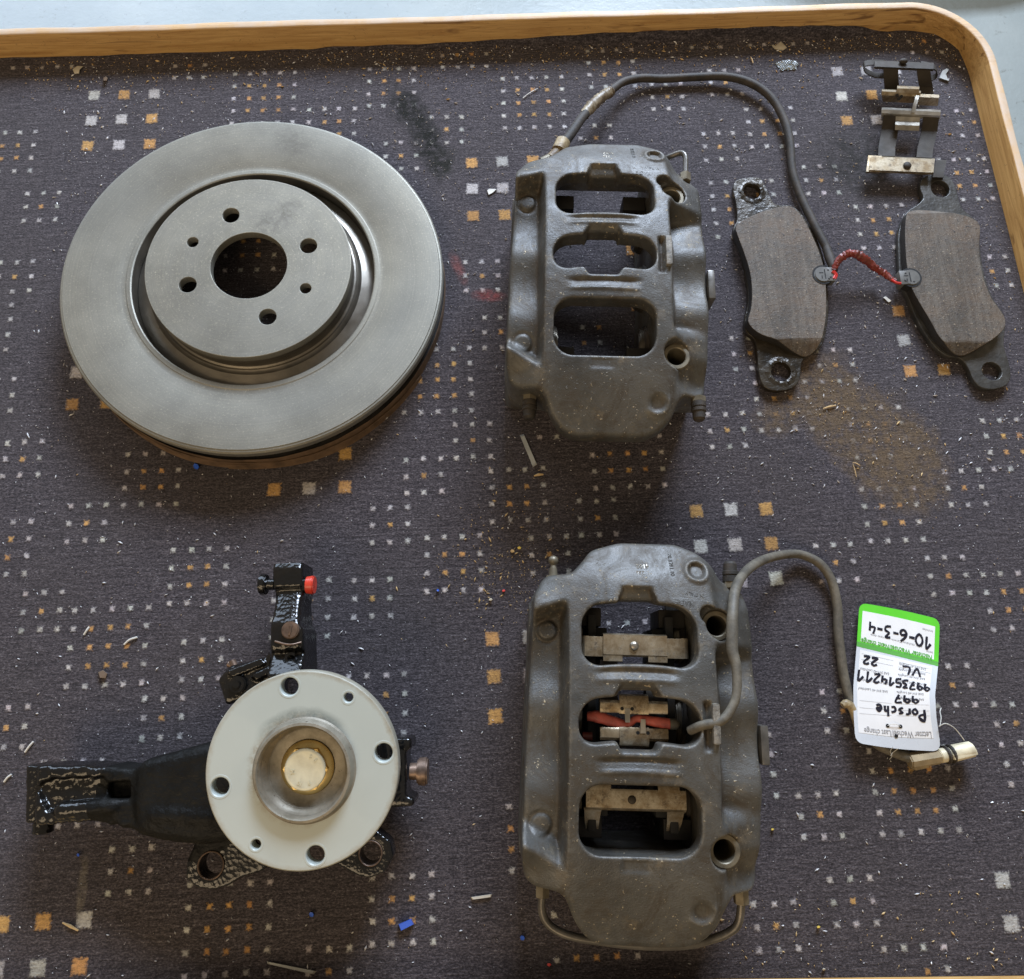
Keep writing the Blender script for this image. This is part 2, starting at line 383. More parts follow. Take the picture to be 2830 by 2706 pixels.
def gloss_black(name, bumpy):
    t = NT(name); n = t.noise(260, 3, 0.6); w = t.voro(330)
    h = t.bump(t.math('ADD', t.math('MULTIPLY', n, 0.5), t.math('MULTIPLY', w, 0.6)), bumpy * MM, 0.9)
    c = t.mix(t.ramp(t.noise(50, 4, 0.7), [(0.5, 0.0), (0.75, 0.6)]), (0.006, 0.006, 0.006), (0.016, 0.012, 0.008))
    return t.out(c, t.ramp(t.noise(24, 3), [(0.35, 0.08), (0.7, 0.2)]), 0.0, h, Specular_IOR_Level=0.55)
M_GLOSS = gloss_black('gloss_black_paint', 0.55)
M_MATTE = simple('matte_black_coat', (0.006, 0.006, 0.0055), 0.5, 0.0, 0.4, 60, 1.5, 160, Specular_IOR_Level=0.16)
M_COPPER = simple('brown_bare_metal', (0.19, 0.13, 0.095), 0.42, 0.6, 0.5, 120)
M_RED = simple('red_paint', (0.62, 0.055, 0.03), 0.28, 0.0, 0.15, 80)
def rubber(name, a, b, r=0.6):
    t = NT(name); n = t.noise(70, 5, 0.75)
    c = t.mix(t.ramp(n, [(0.38, 0.0), (0.65, 1.0)]), a, b)
    return t.out(c, r, 0.0, t.bump(t.noise(500, 3), 0.0003, 0.5))
M_RUBBER = rubber('black_rubber', (0.020, 0.017, 0.013), (0.055, 0.042, 0.030), 0.7)
M_DUSTRUB = rubber('dusty_grey_rubber', (0.075, 0.066, 0.050), (0.155, 0.135, 0.10))
M_WHITEMETAL = rubber('corroded_zinc', (0.44, 0.35, 0.20), (0.13, 0.085, 0.04), 0.45)
M_TAPE = rubber('frayed_silver_braid', (0.30, 0.24, 0.15), (0.075, 0.048, 0.025), 0.45)
M_REDSLV = rubber('red_wire_sleeve', (0.24, 0.034, 0.022), (0.085, 0.028, 0.020), 0.45)
M_REDWIRE = simple('bright_red_wire', (0.50, 0.025, 0.018), 0.35)
M_REDSILK = rubber('coral_red_sleeve', (0.60, 0.12, 0.085), (0.33, 0.075, 0.055), 0.45)
def friction():
    t = NT('worn_friction_lining'); n = t.noise(18, 6, 0.75); s = t.noise(14, 5, 0.85, t.map((9, 1.0, 1), (0, 0, 0.08)), 0.7); p = t.noise(330, 3, 0.85); b = t.noise(60, 5, 0.8)
    c = t.mix(t.ramp(n, [(0.38, 0.0), (0.62, 1.0)]), (0.054, 0.043, 0.030), (0.100, 0.064, 0.035))
    c = t.mix(t.ramp(b, [(0.45, 0.0), (0.65, 0.75)]), c, (0.058, 0.048, 0.038))
    c = t.mix(t.math('MULTIPLY', t.ramp(s, [(0.45, 0.0), (0.62, 1.0)]), 0.35), c, (0.19, 0.165, 0.13))
    c = t.mix(t.ramp(p, [(0.58, 0.0), (0.68, 0.9)]), c, (0.016, 0.013, 0.010))
    c = t.mix(t.ramp(t.noise(480, 2), [(0.66, 0.0), (0.71, 0.8)]), c, (0.34, 0.27, 0.18))
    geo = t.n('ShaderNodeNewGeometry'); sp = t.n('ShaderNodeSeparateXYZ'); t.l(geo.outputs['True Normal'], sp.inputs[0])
    c = t.mix(t.math('LESS_THAN', sp.outputs['Z'], 0.45), c, (0.022, 0.019, 0.016))  # side walls darkened: black coat and shade together in the colour
    return t.out(c, 0.66, 0.0, t.bump(t.math('ADD', p, t.math('MULTIPLY', b, 0.8)), 0.0009, 0.7))
M_FRICTION = friction()
M_PADPLATE = simple('dark_backing_plate', (0.036, 0.029, 0.020), 0.33, 0.3, 0.6, 60, 1.0, 130)
M_PADGREY = simple('dull_grey_backing_plate', (0.055, 0.052, 0.046), 0.45, 0.3, 0.45, 70, 0.5, 250)
M_PLASTGREY = simple('grey_sensor_plastic', (0.115, 0.112, 0.102), 0.45, 0, 0.3, 90)
M_HOLE_SHADE_AND_PADS = simple('recess_shade_and_pad_black', (0.008, 0.008, 0.008), 0.8)  # flat black stands for the shade in holes and gaps; fitted pads share it
M_CREAM = simple('cream_connector_plastic', (0.62, 0.55, 0.38), 0.4, 0, 0.25, 90)
M_TAN = simple('tan_connector_plastic', (0.30, 0.23, 0.13), 0.45, 0, 0.3, 90)
M_TAGWHITE = simple('white_tag_paper', (0.80, 0.79, 0.77), 0.35, 0, 0.04, 60, Coat_Weight=0.3)
M_TAGEDGE = simple('translucent_tag_film', (0.60, 0.63, 0.66), 0.3, 0, 0.05, 60, Coat_Weight=0.4)
M_TAGGREEN = simple('tag_green', (0.115, 0.60, 0.035), 0.35, 0, 0.05, 60, Coat_Weight=0.3)
M_PRINTGREEN = simple('green_print', (0.10, 0.36, 0.06), 0.5, 0, 0.05)
M_PRINTGREY = simple('grey_print', (0.28, 0.28, 0.29), 0.5, 0, 0.05)
M_INK = simple('black_marker_ink', (0.012, 0.012, 0.022), 0.4, 0, 0.2)
M_THREAD = simple('white_thread', (0.62, 0.60, 0.54), 0.7)
M_PISTON = simple('piston_steel', (0.16, 0.14, 0.11), 0.35, 0.8, 0.4)
M_DUSTMETAL = simple('grimy_fitting', (0.17, 0.145, 0.10), 0.45, 0.4, 0.4, 90)
M_GREYPIPE = simple('grey_brake_pipe', (0.12, 0.11, 0.095), 0.35, 0.4, 0.3, 90)
M_BOARD = simple('chipboard', (0.22, 0.16, 0.10), 0.7)
M_PLYLEG = simple('table_leg_paint', (0.06, 0.06, 0.06), 0.5)

# ---------------------------------------------------------------- setting: floor
bm = bmesh.new(); bmesh.ops.create_grid(bm, x_segments=40, y_segments=40, size=6.0)
bmesh.ops.translate(bm, verts=bm.verts, vec=(0, 0, -0.70))
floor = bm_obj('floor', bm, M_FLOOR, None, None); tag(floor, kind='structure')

# ---------------------------------------------------------------- table with carpet top and oak rim
table = empty('carpeted_table', (0, 210, -700))
tag(table, 'carpet-topped workshop table with raised oak rim under all the brake parts', 'table')
TZ = Vector((0, -0.210, 0.700))
def tpart(o): o.parent = table; o.location = o.location + TZ if o.location.length > 0 else TZ; return o

XR, YT, XL = 518.0, 657.0, -640.0
def ybot(x): return -233 - (x - 125) * 0.035
# rim path (inner face), clockwise from lower left
Rc = 72
def rim_path(off, z_in=0):
    p = []
    x0, y0 = XL, YT
    for x in np.linspace(XL + 80, XR - Rc, 60): p.append((x, YT + off))
    for k in range(1, 16):
        a = math.pi / 2 * (1 - k / 16); p.append((XR - Rc + (Rc + off) * math.cos(a), YT - Rc + (Rc + off) * math.sin(a)))
    return p
def rim_piece(name, inner, outer, mat, z0=-32, z1=28, rb=1.5, foot=None):
    """rail between two polylines: face, rounded top, back"""
    n = len(inner); V = []; F = []
    for (a, b) in zip(inner, outer):
        a = np.array(a, float); b = np.array(b, float); d = (b - a) / np.linalg.norm(b - a); w = np.linalg.norm(b - a)
        ch = 0.35 * random.random()
        prof = [(0, z0), (0, z1 - rb)] + [(rb - rb * math.cos(t), z1 - rb + rb * math.sin(t)) for t in (0.5, 1.0)] + [(rb, z1 + ch * 0.3), (w - rb, z1 + ch * 0.3)] + [(w - rb + rb * math.sin(t), z1 - rb + rb * math.cos(t)) for t in (0.5, 1.0)] + [(w, z1 - rb), (w, z0)]
        for q, (s, z) in enumerate(prof): V.append((a[0] + d[0] * s, a[1] + d[1] * s, z))
        if foot is not None:
            V[-10] = (*foot[(len(V) // 10) - 1], 0.0)
    m = 10
    for i in range(n - 1):
        for k in range(m - 1): F.append((i * m + k, (i + 1) * m + k, (i + 1) * m + k + 1, i * m + k + 1))
        F.append((i * m + m - 1, (i + 1) * m + m - 1, (i + 1) * m, i * m))
    F.append(tuple(range(m))); F.append(tuple(range((n - 1) * m, n * m))[::-1])
    return tpart(raw(name, V, F, mat, None, 40))
WR = 8.5
xs = np.linspace(XL + 2, XR - Rc, 90)
wob = lambda x: 0.5 * math.sin(x * 0.021) + 0.35 * math.sin(x * 0.067 + 1)
o = rim_piece('rim_rail', [(x, YT + wob(x) * .5) for x in xs], [(x, YT + WR + wob(x)) for x in xs], M_WOOD_X)
arc = [math.pi / 2 * (1 - k / 20) for k in range(21)]
rim_piece('rim_corner', [(XR - Rc + Rc * math.cos(a), YT - Rc + Rc * math.sin(a)) for a in arc], [(XR - Rc + (Rc + WR) * math.cos(a), YT - Rc + (Rc + WR) * math.sin(a)) for a in arc], M_WOOD_X, foot=[(XR - 34 + 34 * math.cos(a) if a < 0.785 else XR - 34 + 34 * math.cos(a) - 38 * (a - .785) / .785, YT - 34 + 34 * math.sin(a) if a >= 0.785 else YT - 34 + 34 * math.sin(a) - 38 * (.785 - a) / .785) for a in arc])
ys = np.linspace(YT - Rc, ybot(XR), 90)
rim_piece('rim_rail', [(XR + wob(y) * .5, y) for y in ys], [(XR + WR + wob(y + 40), y) for y in ys], M_WOOD_Y)
rim_piece('rim_rail', [(x, ybot(x)) for x in np.linspace(XR + WR, XL + 2, 60)], [(x, ybot(x) - WR) for x in np.linspace(XR + WR, XL + 2, 60)], M_WOOD_X)
rim_piece('rim_rail', [(XL, y) for y in np.linspace(ybot(XL), YT, 20)], [(XL - WR, y) for y in np.linspace(ybot(XL), YT, 20)], M_WOOD_Y)
bm = bmesh.new(); box(bm, (-61, 205, -18), (1150, 880, 20), 0, 0); tpart(bm_obj('board', bm, M_BOARD, None, 30))
for x in (-560, 450):
    for y in (-170, 590):
        bm = bmesh.new(); box(bm, (x, y, -364), (45, 45, 670), 0, 2); tpart(bm_obj('leg', bm, M_PLYLEG, None, 30))

# carpet with its woven squares; yarn attribute = colour + mask
ORANGE = (0.62, 0.34, 0.11); WHITE = (0.56, 0.53, 0.50)
PIT = 15.7
motifs = {'A': 'www/wow/www', 'B': 'wwww/woow/woow/wwww', 'C': 'wwwww/wooow/wooow/wooow/wwwww'}
CL = [('A', 76.5, 536), ('B', -29, 369), ('wwwww', 35, 189), ('wow/www', 484, 183), ('C', 651, 206), ('B', 855, 304), ('B', 1020.7, 192.6),
 ('woow/woow/wwww', 1222.6, 121), ('A', 1192, 325.8), ('C', 1388, 218), ('A', 1066, 397), ('B', 1624.5, 141.8), ('A', 1799.8, 235), ('A', 1601, 348.5),
 ('B', 2061.6, 303), ('A', 1943, 371), ('A', 1960, 196), ('www', 2521.5, 146.6), ('wow', 2513, 115), ('wooow/wwwww', 2067, 93), ('wow/www', 1907, 100.5),
 ('A', 2642.6, 306), ('B', 2593, 443.5), ('A', 2221, 463), ('C', 1963, 506), ('B', 2364, 572), ('A', 2689.6, 712), ('A', 2022.8, 936.6),
 ('A', 1957.5, 1147), ('B', 2085.8, 1059), ('A', 2257.7, 969.6), ('B', 2344, 1131), ('B', 2715, 1163), ('A', 2608.7, 1303.6), ('B', 2381, 1354.5),
 ('A', 2253.5, 1508.6), ('A', 2562, 1543), ('B', 2715, 1588), ('A', 2570.5, 1844.6), ('A', 2270, 1911.8), ('C', 2401, 2076), ('A', 2745, 1948),
 ('A', 2206, 2197.5), ('B', 1967, 2036), ('ww/ww', 2782, 2113), ('A', 2295, 2432), ('A', 2083, 2500), ('B', 2441.6, 2624),
 ('B', 479.7, 1521), ('C', 207.7, 1688), ('A', 70.7, 1641), ('B', -63, 1447), ('A', 196, 1400.5), ('B', 355, 1257.6), ('A', 20.8, 1224.7),
 ('A', -53, 1052), ('A', 2.4, 727), ('B', -103, 848), ('B', 629.5, 631.6), ('A', 1286, 724.7), ('A', 1338, 878), ('C', 1115, 969.5),
 ('A', 1257.8, 1174.7), ('A', 1123, 1270.8), ('B', 1357.5, 1301), ('A', 1029.9, 1405), ('B', 1178.7, 1486.4), ('A', 979, 1605), ('B', 758, 1611),
 ('A', 1600, 1385.5), ('A', 1468, 1486), ('wooow/wooow/wooow/wwwww', 1635, 1212), ('ww', 1492, 1208), ('wo/ow', 1610, 906), ('www', 1681.7, 1723),
 ('B', 963, 1870), ('A', 510, 1773), ('A', 400, 1932), ('A', -29, 1958), ('wwww', 122, 2111), ('www', 161, 2283), ('A', 310, 2347.6), ('C', 526, 2446.6),
 ('A', 854, 2624), ('B', 1029, 2424.8), ('w/o/o/w', 1408, 2230), ('w', 1531, 2526), ('wooow/wooow', 1537, 2652)]
BIG = [('wow/wwo/owo', 261, 264), ('owo/ww./oo.', 1302.5, 450.7), ('www/woo/owo', 2313.4, 199), ('ooo/www/oow', 2483, 859.7), ('owo/wwo/oww', 1924.5, 1413.6),
 ('wwo/owo', 762.6, 1262.5), ('ww/oo', 212, 1030), ('oww/oww/oww', 1361, 1765.7), ('www/wow/oww', 2770.8, 2431), ('oow/wwo', 6.4, 2553), ('o', 1747, 690), ('o', 1760, 842)]
vs, fs, cols = [], [], []
def square(cx, cy, half, col, big):
    j = 0.75 if big else 0.95
    br = 0.75 + 0.4 * random.random(); col = tuple(c * br * (0.95 + 0.1 * random.random()) for c in col)
    rings = []
    n = 16
    rot = random.uniform(-0.06, 0.06)
    for sc, m in ((0.0, 1.0), (0.5 if not big else 0.75, 0.85), (1.0, 0.48), (1.75 if not big else 1.25, 0.0)):
        ring = []
        for k in range(n):
            a = 2 * math.pi * k / n + math.pi / 4 + rot
            r = 1 / max(abs(math.cos(a - rot)), abs(math.sin(a - rot)))
            if not big: r = r * 0.62 + 0.38 * (1.22 if k % 4 == 0 else 0.95)
            rr = half * r * sc * (1 + (random.random() - .5) * (0.26 if not big else 0.12) * (sc > 0.7))
            ring.append(len(vs)); vs.append((cx + rr * math.cos(a), cy + rr * math.sin(a), 0.35 * (1 - (sc > 1.1) * 0.85))); cols.append((*col, m))
            if sc == 0: break
        rings.append(ring)
    for k in range(n): fs.append((rings[0][0], rings[1][k], rings[1][(k + 1) % n]))
    for a, b in ((1, 2), (2, 3)):
        for k in range(n): fs.append((rings[a][k], rings[b][k], rings[b][(k + 1) % n], rings[a][(k + 1) % n]))
for lst, pit, half, big in ((CL, PIT, 2.0, False), (BIG, 2 * PIT, 5.6, True)):
    for pat, sx, sy in lst:
        p = W(sx / S_, sy / S_)
        for r, row in enumerate(motifs.get(pat, pat).split('/')):
            for c, ch in enumerate(row):
                if ch == '.': continue
                x, y = p[0] + c * pit, p[1] - r * pit
                if x < XR - 6 and y < YT - 4 and x > XL and y > ybot(x) + 4:
                    square(x + random.uniform(-.5, .5), y + random.uniform(-.5, .5), half, ORANGE if ch == 'o' else WHITE, big)
nb = len(vs)
# the carpet sheet itself, curling a little up the top rail between x=-100 and x=430
gx = np.concatenate([np.linspace(XL, -200, 20), np.linspace(-190, 440, 64), np.linspace(450, XR - 0.3, 6)])
def lift(x):
    h = np.interp(x, [-1000, -178, -177, -60, 40, 120, 320, 400, 430, 2000], [0.4, 0.4, 2.0, 2.5, 5.5, 9.0, 11.0, 9, 1.0, 0.5])
    return h + 0.5 * math.sin(x * 0.11) + 0.35 * math.sin(x * 0.31)
rows = [lambda x: (ybot(x) + 0.2, 0)] + [(lambda x, q=q: (ybot(x) + (YT - 12 - ybot(x)) * q, 0)) for q in (0.2, 0.4, 0.6, 0.8, 1.0)] + \
       [lambda x: (YT - 5, 0.12 * lift(x)), lambda x: (YT - 2.2, 0.55 * lift(x)), lambda x: (YT - 1.4, lift(x)), lambda x: (YT - 0.4, lift(x) + .3)]
for x in gx:
    for r in rows:
        y, z = r(x)
        if x > XR - Rc:    # follow the round corner
            lim = YT - 34 + math.sqrt(max(34 ** 2 - max(x - (XR - 34), 0) ** 2, 0)); y = min(y, lim)
        vs.append((x, y, z)); cols.append((0, 0, 0, 0))
nr = len(rows)
for i in range(len(gx) - 1):
    for k in range(nr - 1):
        a = nb + i * nr + k; fs.append((a, a + nr, a + nr + 1, a + 1))
carpet = raw('carpet', vs, fs, M_CARPET, None, None)
at = carpet.data.color_attributes.new('yarn', 'FLOAT_COLOR', 'POINT')
at.data.foreach_set('color', np.array(cols, np.float32).ravel())
carpet.data.shade_smooth(); tpart(carpet)

# ---------------------------------------------------------------- implicit surfaces -> mesh (surface nets)
def surface_nets(F, org, h):
    s = F < 0
    nx, ny, nz = F.shape
    cnt = np.zeros((nx - 1, ny - 1, nz - 1), np.uint8)
    for a in (0, 1):
        for b in (0, 1):
            for c in (0, 1): cnt += s[a:nx - 1 + a, b:ny - 1 + b, c:nz - 1 + c]
    act = np.argwhere((cnt > 0) & (cnt < 8))
    idx = -np.ones(cnt.shape, np.int32); idx[tuple(act.T)] = np.arange(len(act))
    acc = np.zeros((len(act), 3)); num = np.zeros(len(act))
    i, j, k = act.T
    cor = [(a, b, c) for a in (0, 1) for b in (0, 1) for c in (0, 1)]
    for p in cor:
        for ax in range(3):
            if p[ax]: continue
            q = list(p); q[ax] = 1
            v0 = F[i + p[0], j + p[1], k + p[2]]; v1 = F[i + q[0], j + q[1], k + q[2]]
            m = (v0 < 0) != (v1 < 0)
            t = np.where(m, v0 / np.where(m, v0 - v1, 1), 0)
            for d in range(3):
                acc[:, d] += np.where(m, p[d] + (t if d == ax else 0), 0)
            num += m
    V = (act + acc / num[:, None]) * h + np.array(org)
    faces = []
    for ax in range(3):
        o1, o2 = [(1, 2), (2, 0), (0, 1)][ax]
        sl0 = [slice(None)] * 3; sl1 = [slice(None)] * 3; sl0[ax] = slice(0, -1); sl1[ax] = slice(1, None)
        A, B = s[tuple(sl0)], s[tuple(sl1)]
        e = np.argwhere(A != B)
        ok = (e[:, o1] > 0) & (e[:, o2] > 0) & (e[:, o1] < F.shape[o1] - 1) & (e[:, o2] < F.shape[o2] - 1)
        e = e[ok]; flip = A[tuple(e.T)]
        def c(d1, d2):
            q = e.copy(); q[:, o1] -= d1; q[:, o2] -= d2; return idx[tuple(q.T)]
        quad = np.stack([c(1, 1), c(0, 1), c(0, 0), c(1, 0)], 1)
        quad[~flip] = quad[~flip][:, ::-1]
        faces.append(quad)
    return V, np.concatenate(faces)
def fast_mesh(name, V, Q):
    me = bpy.data.meshes.new(name); me.vertices.add(len(V)); me.vertices.foreach_set('co', (V * MM).astype(np.float32).ravel())
    me.loops.add(len(Q) * 4); me.loops.foreach_set('vertex_index', Q.astype(np.int32).ravel())
    me.polygons.add(len(Q)); me.polygons.foreach_set('loop_start', np.arange(0, len(Q) * 4, 4, dtype=np.int32))
    me.update(calc_edges=True); me.validate(); me.shade_smooth()
    return me
def poly_sdf(P, X, Y):
    P = np.array(P, float); d = np.full(X.shape, 1e9); ins = np.zeros(X.shape, bool)
    for k in range(len(P)):
        a, b = P[k - 1], P[k]; e = b - a
        t = np.clip(((X - a[0]) * e[0] + (Y - a[1]) * e[1]) / (e @ e + 1e-9), 0, 1)
        d = np.minimum(d, (X - a[0] - t * e[0]) ** 2 + (Y - a[1] - t * e[1]) ** 2)
        c = ((a[1] > Y) != (b[1] > Y)) & (X < (b[0] - a[0]) * (Y - a[1]) / (b[1] - a[1] + 1e-12) + a[0])
        ins ^= c
    d = np.sqrt(d); return np.where(ins, -d, d)
def blur(A, r, it=2):
    for _ in range(it):
        for ax in (0, 1):
            k = int(r); B = np.pad(A, [(k, k) if q == ax else (0, 0) for q in (0, 1)], mode='edge')
            A = sum(np.roll(B, -s, ax) for s in range(2 * k + 1)) / (2 * k + 1)
            A = A[:A.shape[0] - 2 * k] if ax == 0 else A[:, :A.shape[1] - 2 * k]
    return A
def smax(a, b, k): h = np.maximum(k - np.abs(a - b), 0) / k; return np.maximum(a, b) + h * h * k * 0.25
def smin(a, b, k): return -smax(-a, -b, k)
def sstep(x, a, b): t = np.clip((x - a) / (b - a), 0, 1); return t * t * (3 - 2 * t)

# ---------------------------------------------------------------- brake calipers (one casting, two copies)
H = 1.0
U = np.arange(-92, 104, H); Vv = np.arange(-160, 144, H); Wz = np.arange(-4, 116, H)
X2, Y2 = np.meshgrid(U, Vv, indexing='ij')
OUT = [(-8, 131), (36, 131), (52, 124), (62, 115), (70, 103), (86, 102), (90, 94), (89.5, -104), (84, -112), (67, -113), (62, -121), (57, -133), (48, -143), (36, -148), (-22, -148),
       (-33, -143), (-41, -132), (-48, -115), (-54, -112), (-69, -111), (-76, -105), (-78.5, -90), (-76.5, 0), (-73.5, 86), (-68.5, 98), (-64, 103), (-46, 104), (-38, 113), (-30, 124)]
O2 = blur(poly_sdf(OUT, X2, Y2), 3)
deck = 106.5 - Y2 ** 2 / 700
rail = 80 - Y2 ** 2 / 1600 + 6.5 * (np.exp(-((Y2 - 10) / 17) ** 2) + np.exp(-((Y2 + 52) / 22) ** 2) + 0.8 * np.exp(-((Y2 - 66) / 17) ** 2))
ML = sstep(-X2, 48.5, 52.5) * sstep(82 + (X2 + 48) * 0.35 - Y2, -4, 8) * sstep(Y2 - (-88 - (X2 + 54) * 0.55), -8, 9)
railR = 81 - Y2 ** 2 / 1600 + 7.5 * (np.exp(-((Y2 - 12) / 17) ** 2) + np.exp(-((Y2 + 42) / 18) ** 2))
MR = sstep(X2, 56.0, 60.0) * sstep(54 - Y2, -2, 10) * sstep(Y2 + 66, -2, 12)
T = deck * (1 - ML) + rail * ML
T = T * (1 - MR) + railR * MR
lug = sstep(X2, 57, 64) * (1 - MR)
T = T - lug * (6 + 0.5 * np.maximum(X2 - 62, 0)) * sstep(118 - np.abs(Y2), -4, 20)
side = sstep(np.abs(X2 - 3), 46, 80) * (1 - ML) * (1 - MR)
T = T - side * 9 * sstep(np.abs(Y2), 80, 100)
T = T - 5.5 * sstep(Y2, 97, 131) - 3 * sstep(-Y2, 92, 148)
T = blur(T, 1, 1)
for (bx, by) in ((-63, 62), (-65, -71)):                      # round bosses on the left rail
    r = np.hypot(X2 - bx, Y2 - by); T = T + 1.6 * (1 - sstep(r, 6.3, 7.6)) - 1.3 * np.exp(-((r - 8.2) / 0.9) ** 2)
    T = T - 0.7 * np.exp(-((r - 4.7) / 0.5) ** 2) * (by < 0)
rm = sstep(34 - np.abs(X2), 0, 14)
for g, rd in ((34.5, 29.0), (-24.5, -31.5)):                  # groove and rib on each bridge
    yy = Y2 + X2 ** 2 / 900
    T = T - 2.6 * rm * np.exp(-((yy - g) / 1.5) ** 2) + 1.5 * rm * np.exp(-((yy - rd) / 1.8) ** 2) - 1.0 * rm * sstep(yy, rd, rd + 1) * (1 - sstep(yy, g - 1, g))
fac = (np.abs(X2 - 2.5) < 10.5 + np.maximum(94.5 - Y2, 0) * 0.28) & (Y2 < 94.5) & (Y2 > 76)
T = np.where(fac, np.minimum(T, deck - 1.0 - 2.0 - (94.5 - Y2) * 0.55), T)
fac = (np.abs(X2) < 11.5 + np.maximum(26 - Y2, 0) * 0.5) & (Y2 < 26) & (Y2 > 8)
T = np.where(fac, np.minimum(T, deck - 0.5 - (26 - Y2) * 0.75), T)
fac = (np.abs(X2) < 11.5 + np.maximum(Y2 + 21, 0) * 0.5) & (Y2 > -21) & (Y2 < -6)
T = np.where(fac, np.minimum(T, deck - 0.5 - (Y2 + 21) * 0.6), T)
fac = (np.abs(X2 + 1) < 10) & (Y2 < -88) & (Y2 > -97)
T = np.where(fac, T - 1.1, T)
r = np.hypot(X2 - 48.5, Y2 - 109); T = T + 2.2 * (1 - sstep(r, 8.5, 11)) - 4.5 * (1 - sstep(r, 5.2, 7.0))
r = np.hypot(X2 - 45, Y2 + 121.7); T = T - 2.0 * (1 - sstep(r, 4.5, 7)) + 1.8 * np.exp(-((r - 9.2) / 1.5) ** 2) * sstep(-(Y2 + 121.7) + (X2 - 45) * 0.6, -2, 4)
# cable guide lug right of the middle window
T = T - 4.5 * sstep(X2, 44.5, 46.5) * (1 - sstep(X2, 49, 51)) * sstep(17 - np.abs(Y2 + 1), 0, 3)
T = blur(T, 1, 1)
nz_ = np.random.default_rng(3).normal(size=T.shape); T = T + 0.3 * blur(nz_, 2, 2) + 0.9 * blur(np.random.default_rng(4).normal(size=T.shape), 6, 2)
win = 1e9 * np.ones_like(X2)
def rr2(cx, cy, w, h, r):
    qx = np.abs(X2 - cx) - w / 2 + r; qy = np.abs(Y2 - cy) - h / 2 + r
    return np.hypot(np.maximum(qx, 0), np.maximum(qy, 0)) + np.minimum(np.maximum(qx, qy), 0) - r
bow = -(X2 - 2) ** 2 / 420
Yk = Y2; Y2 = Yk - bow + 0
w1 = np.minimum(rr2(2.5, 61.5, 83, 44, 15), poly_sdf([(-13, 80), (18, 80), (15, 85.5), (-10, 85.5)], X2, Yk))
w2 = rr2(1, 2.5, 84.5, 30, 13.5); Y2 = Yk
w2 = np.minimum(w2, poly_sdf([(-15.5, 12), (15.5, 12), (12, 21.5), (-12, 21.5)], X2, Y2)); w2 = np.minimum(w2, poly_sdf([(-16, -8), (16, -8), (12, -18.5), (-12, -18.5)], X2, Y2))
w3 = rr2(1, -63.8, 82.5, 46, 16)
win = np.minimum(np.minimum(w1, w2), w3); win = blur(win, 1, 1)
gy, gx_ = np.gradient(T); slope = np.sqrt(1 + gy ** 2 + gx_ ** 2)
slope = np.minimum(slope, 2.5)
Z3 = Wz[None, None, :].astype(np.float32)
f32 = np.float32
dt = (Z3 - T[:, :, None].astype(f32)) / slope[:, :, None].astype(f32)
flare = (1.2 * (1 - sstep(Wz, 58, 62))).astype(f32)[None, None, :] * sstep(100 - np.abs(Y2), 0, 10)[:, :, None].astype(f32)
Fd = smax(O2[:, :, None].astype(f32) - flare, dt, 3.6)
Fd = smax(Fd, -(Z3 - 0.0), 3)
endlift = np.minimum(np.clip(np.abs(Y2) - 96, 0, None) * 2.2, T - 15)[:, :, None].astype(f32)
Fd = smax(Fd, -(Z3 - endlift), 3)
shell = 17 - 3 * sstep(np.abs(Y2), 30, 60)
rimz = np.minimum(deck - shell - 15 * sstep(np.abs(Y2), 82, 88), T - 13)
cav = np.maximum(np.maximum(np.abs(X2 - 0.8) - 42.2, -Y2 - 88.5)[:, :, None].astype(f32), Z3 - rimz[:, :, None].astype(f32))
Fd = smax(Fd, -cav, 2)
Fd = smax(Fd, -win[:, :, None].astype(f32), 2.4)
for cx, cy, zs in ((62.5, 69, 84), (60.5, -83, 86.5)):
    r = np.hypot(X2 - cx, Y2 - cy)[:, :, None].astype(f32)
    Fd = smax(Fd, -(r - 7.6), 1.2)
    Fd = smax(Fd, -np.maximum(r - 11.6, (zs - Z3)), 1.2)
r = np.hypot(X2 - 54, Y2 - 76)[:, :, None].astype(f32)
Fd = smax(Fd, -np.maximum(r - 6.5, (88 - Z3)), 2)
# three bore swellings on each outer flank
for by in (62, 2, -58):
    rr = np.sqrt((Y2 - by)[:, :, None] ** 2 + (Z3 - 46) ** 2)
    cyl_ = np.maximum(rr - 24, np.abs(X2 + 40)[:, :, None] - 37.0).astype(f32); Fd = smin(Fd, np.maximum(cyl_ + 1.5, -cav), 4)
V3, Q3 = surface_nets(Fd, (U[0], Vv[0], Wz[0]), H)
CALIPER_ME = fast_mesh('body', V3, Q3); CALIPER_ME.materials.append(M_CAST)
def topz(u, v):
    i = int(np.clip(round((u - U[0]) / H), 0, len(U) - 1)); j = int(np.clip(round((v - Vv[0]) / H), 0, len(Vv) - 1)); return T[i, j]
del Fd, dt, cav, V3, Q3

TH1, TH2 = math.radians(-3.6), math.radians(-4.085)
def cast_text(parent, s, size, u, v, rot, bold=0.12, mat=None):
    vv, ff = text_mesh(s, size, bold)
    c, q = math.cos(rot), math.sin(rot)
    P = [(u + c * x - q * y, v + q * x + c * y) for x, y, _ in vv]
    return raw('cast_lettering', [(x, y, topz(x, y) + 0.18) for x, y in P], ff, mat, parent, None)
M_LETTER = simple('stamped_lettering', (0.26, 0.235, 0.19), 0.35, 0.5, 0.4, 200)
M_LETTERD = simple('dark_cast_lettering', (0.05, 0.045, 0.036), 0.5, 0.2, 0.4, 200)  # darker tone of the cast letters

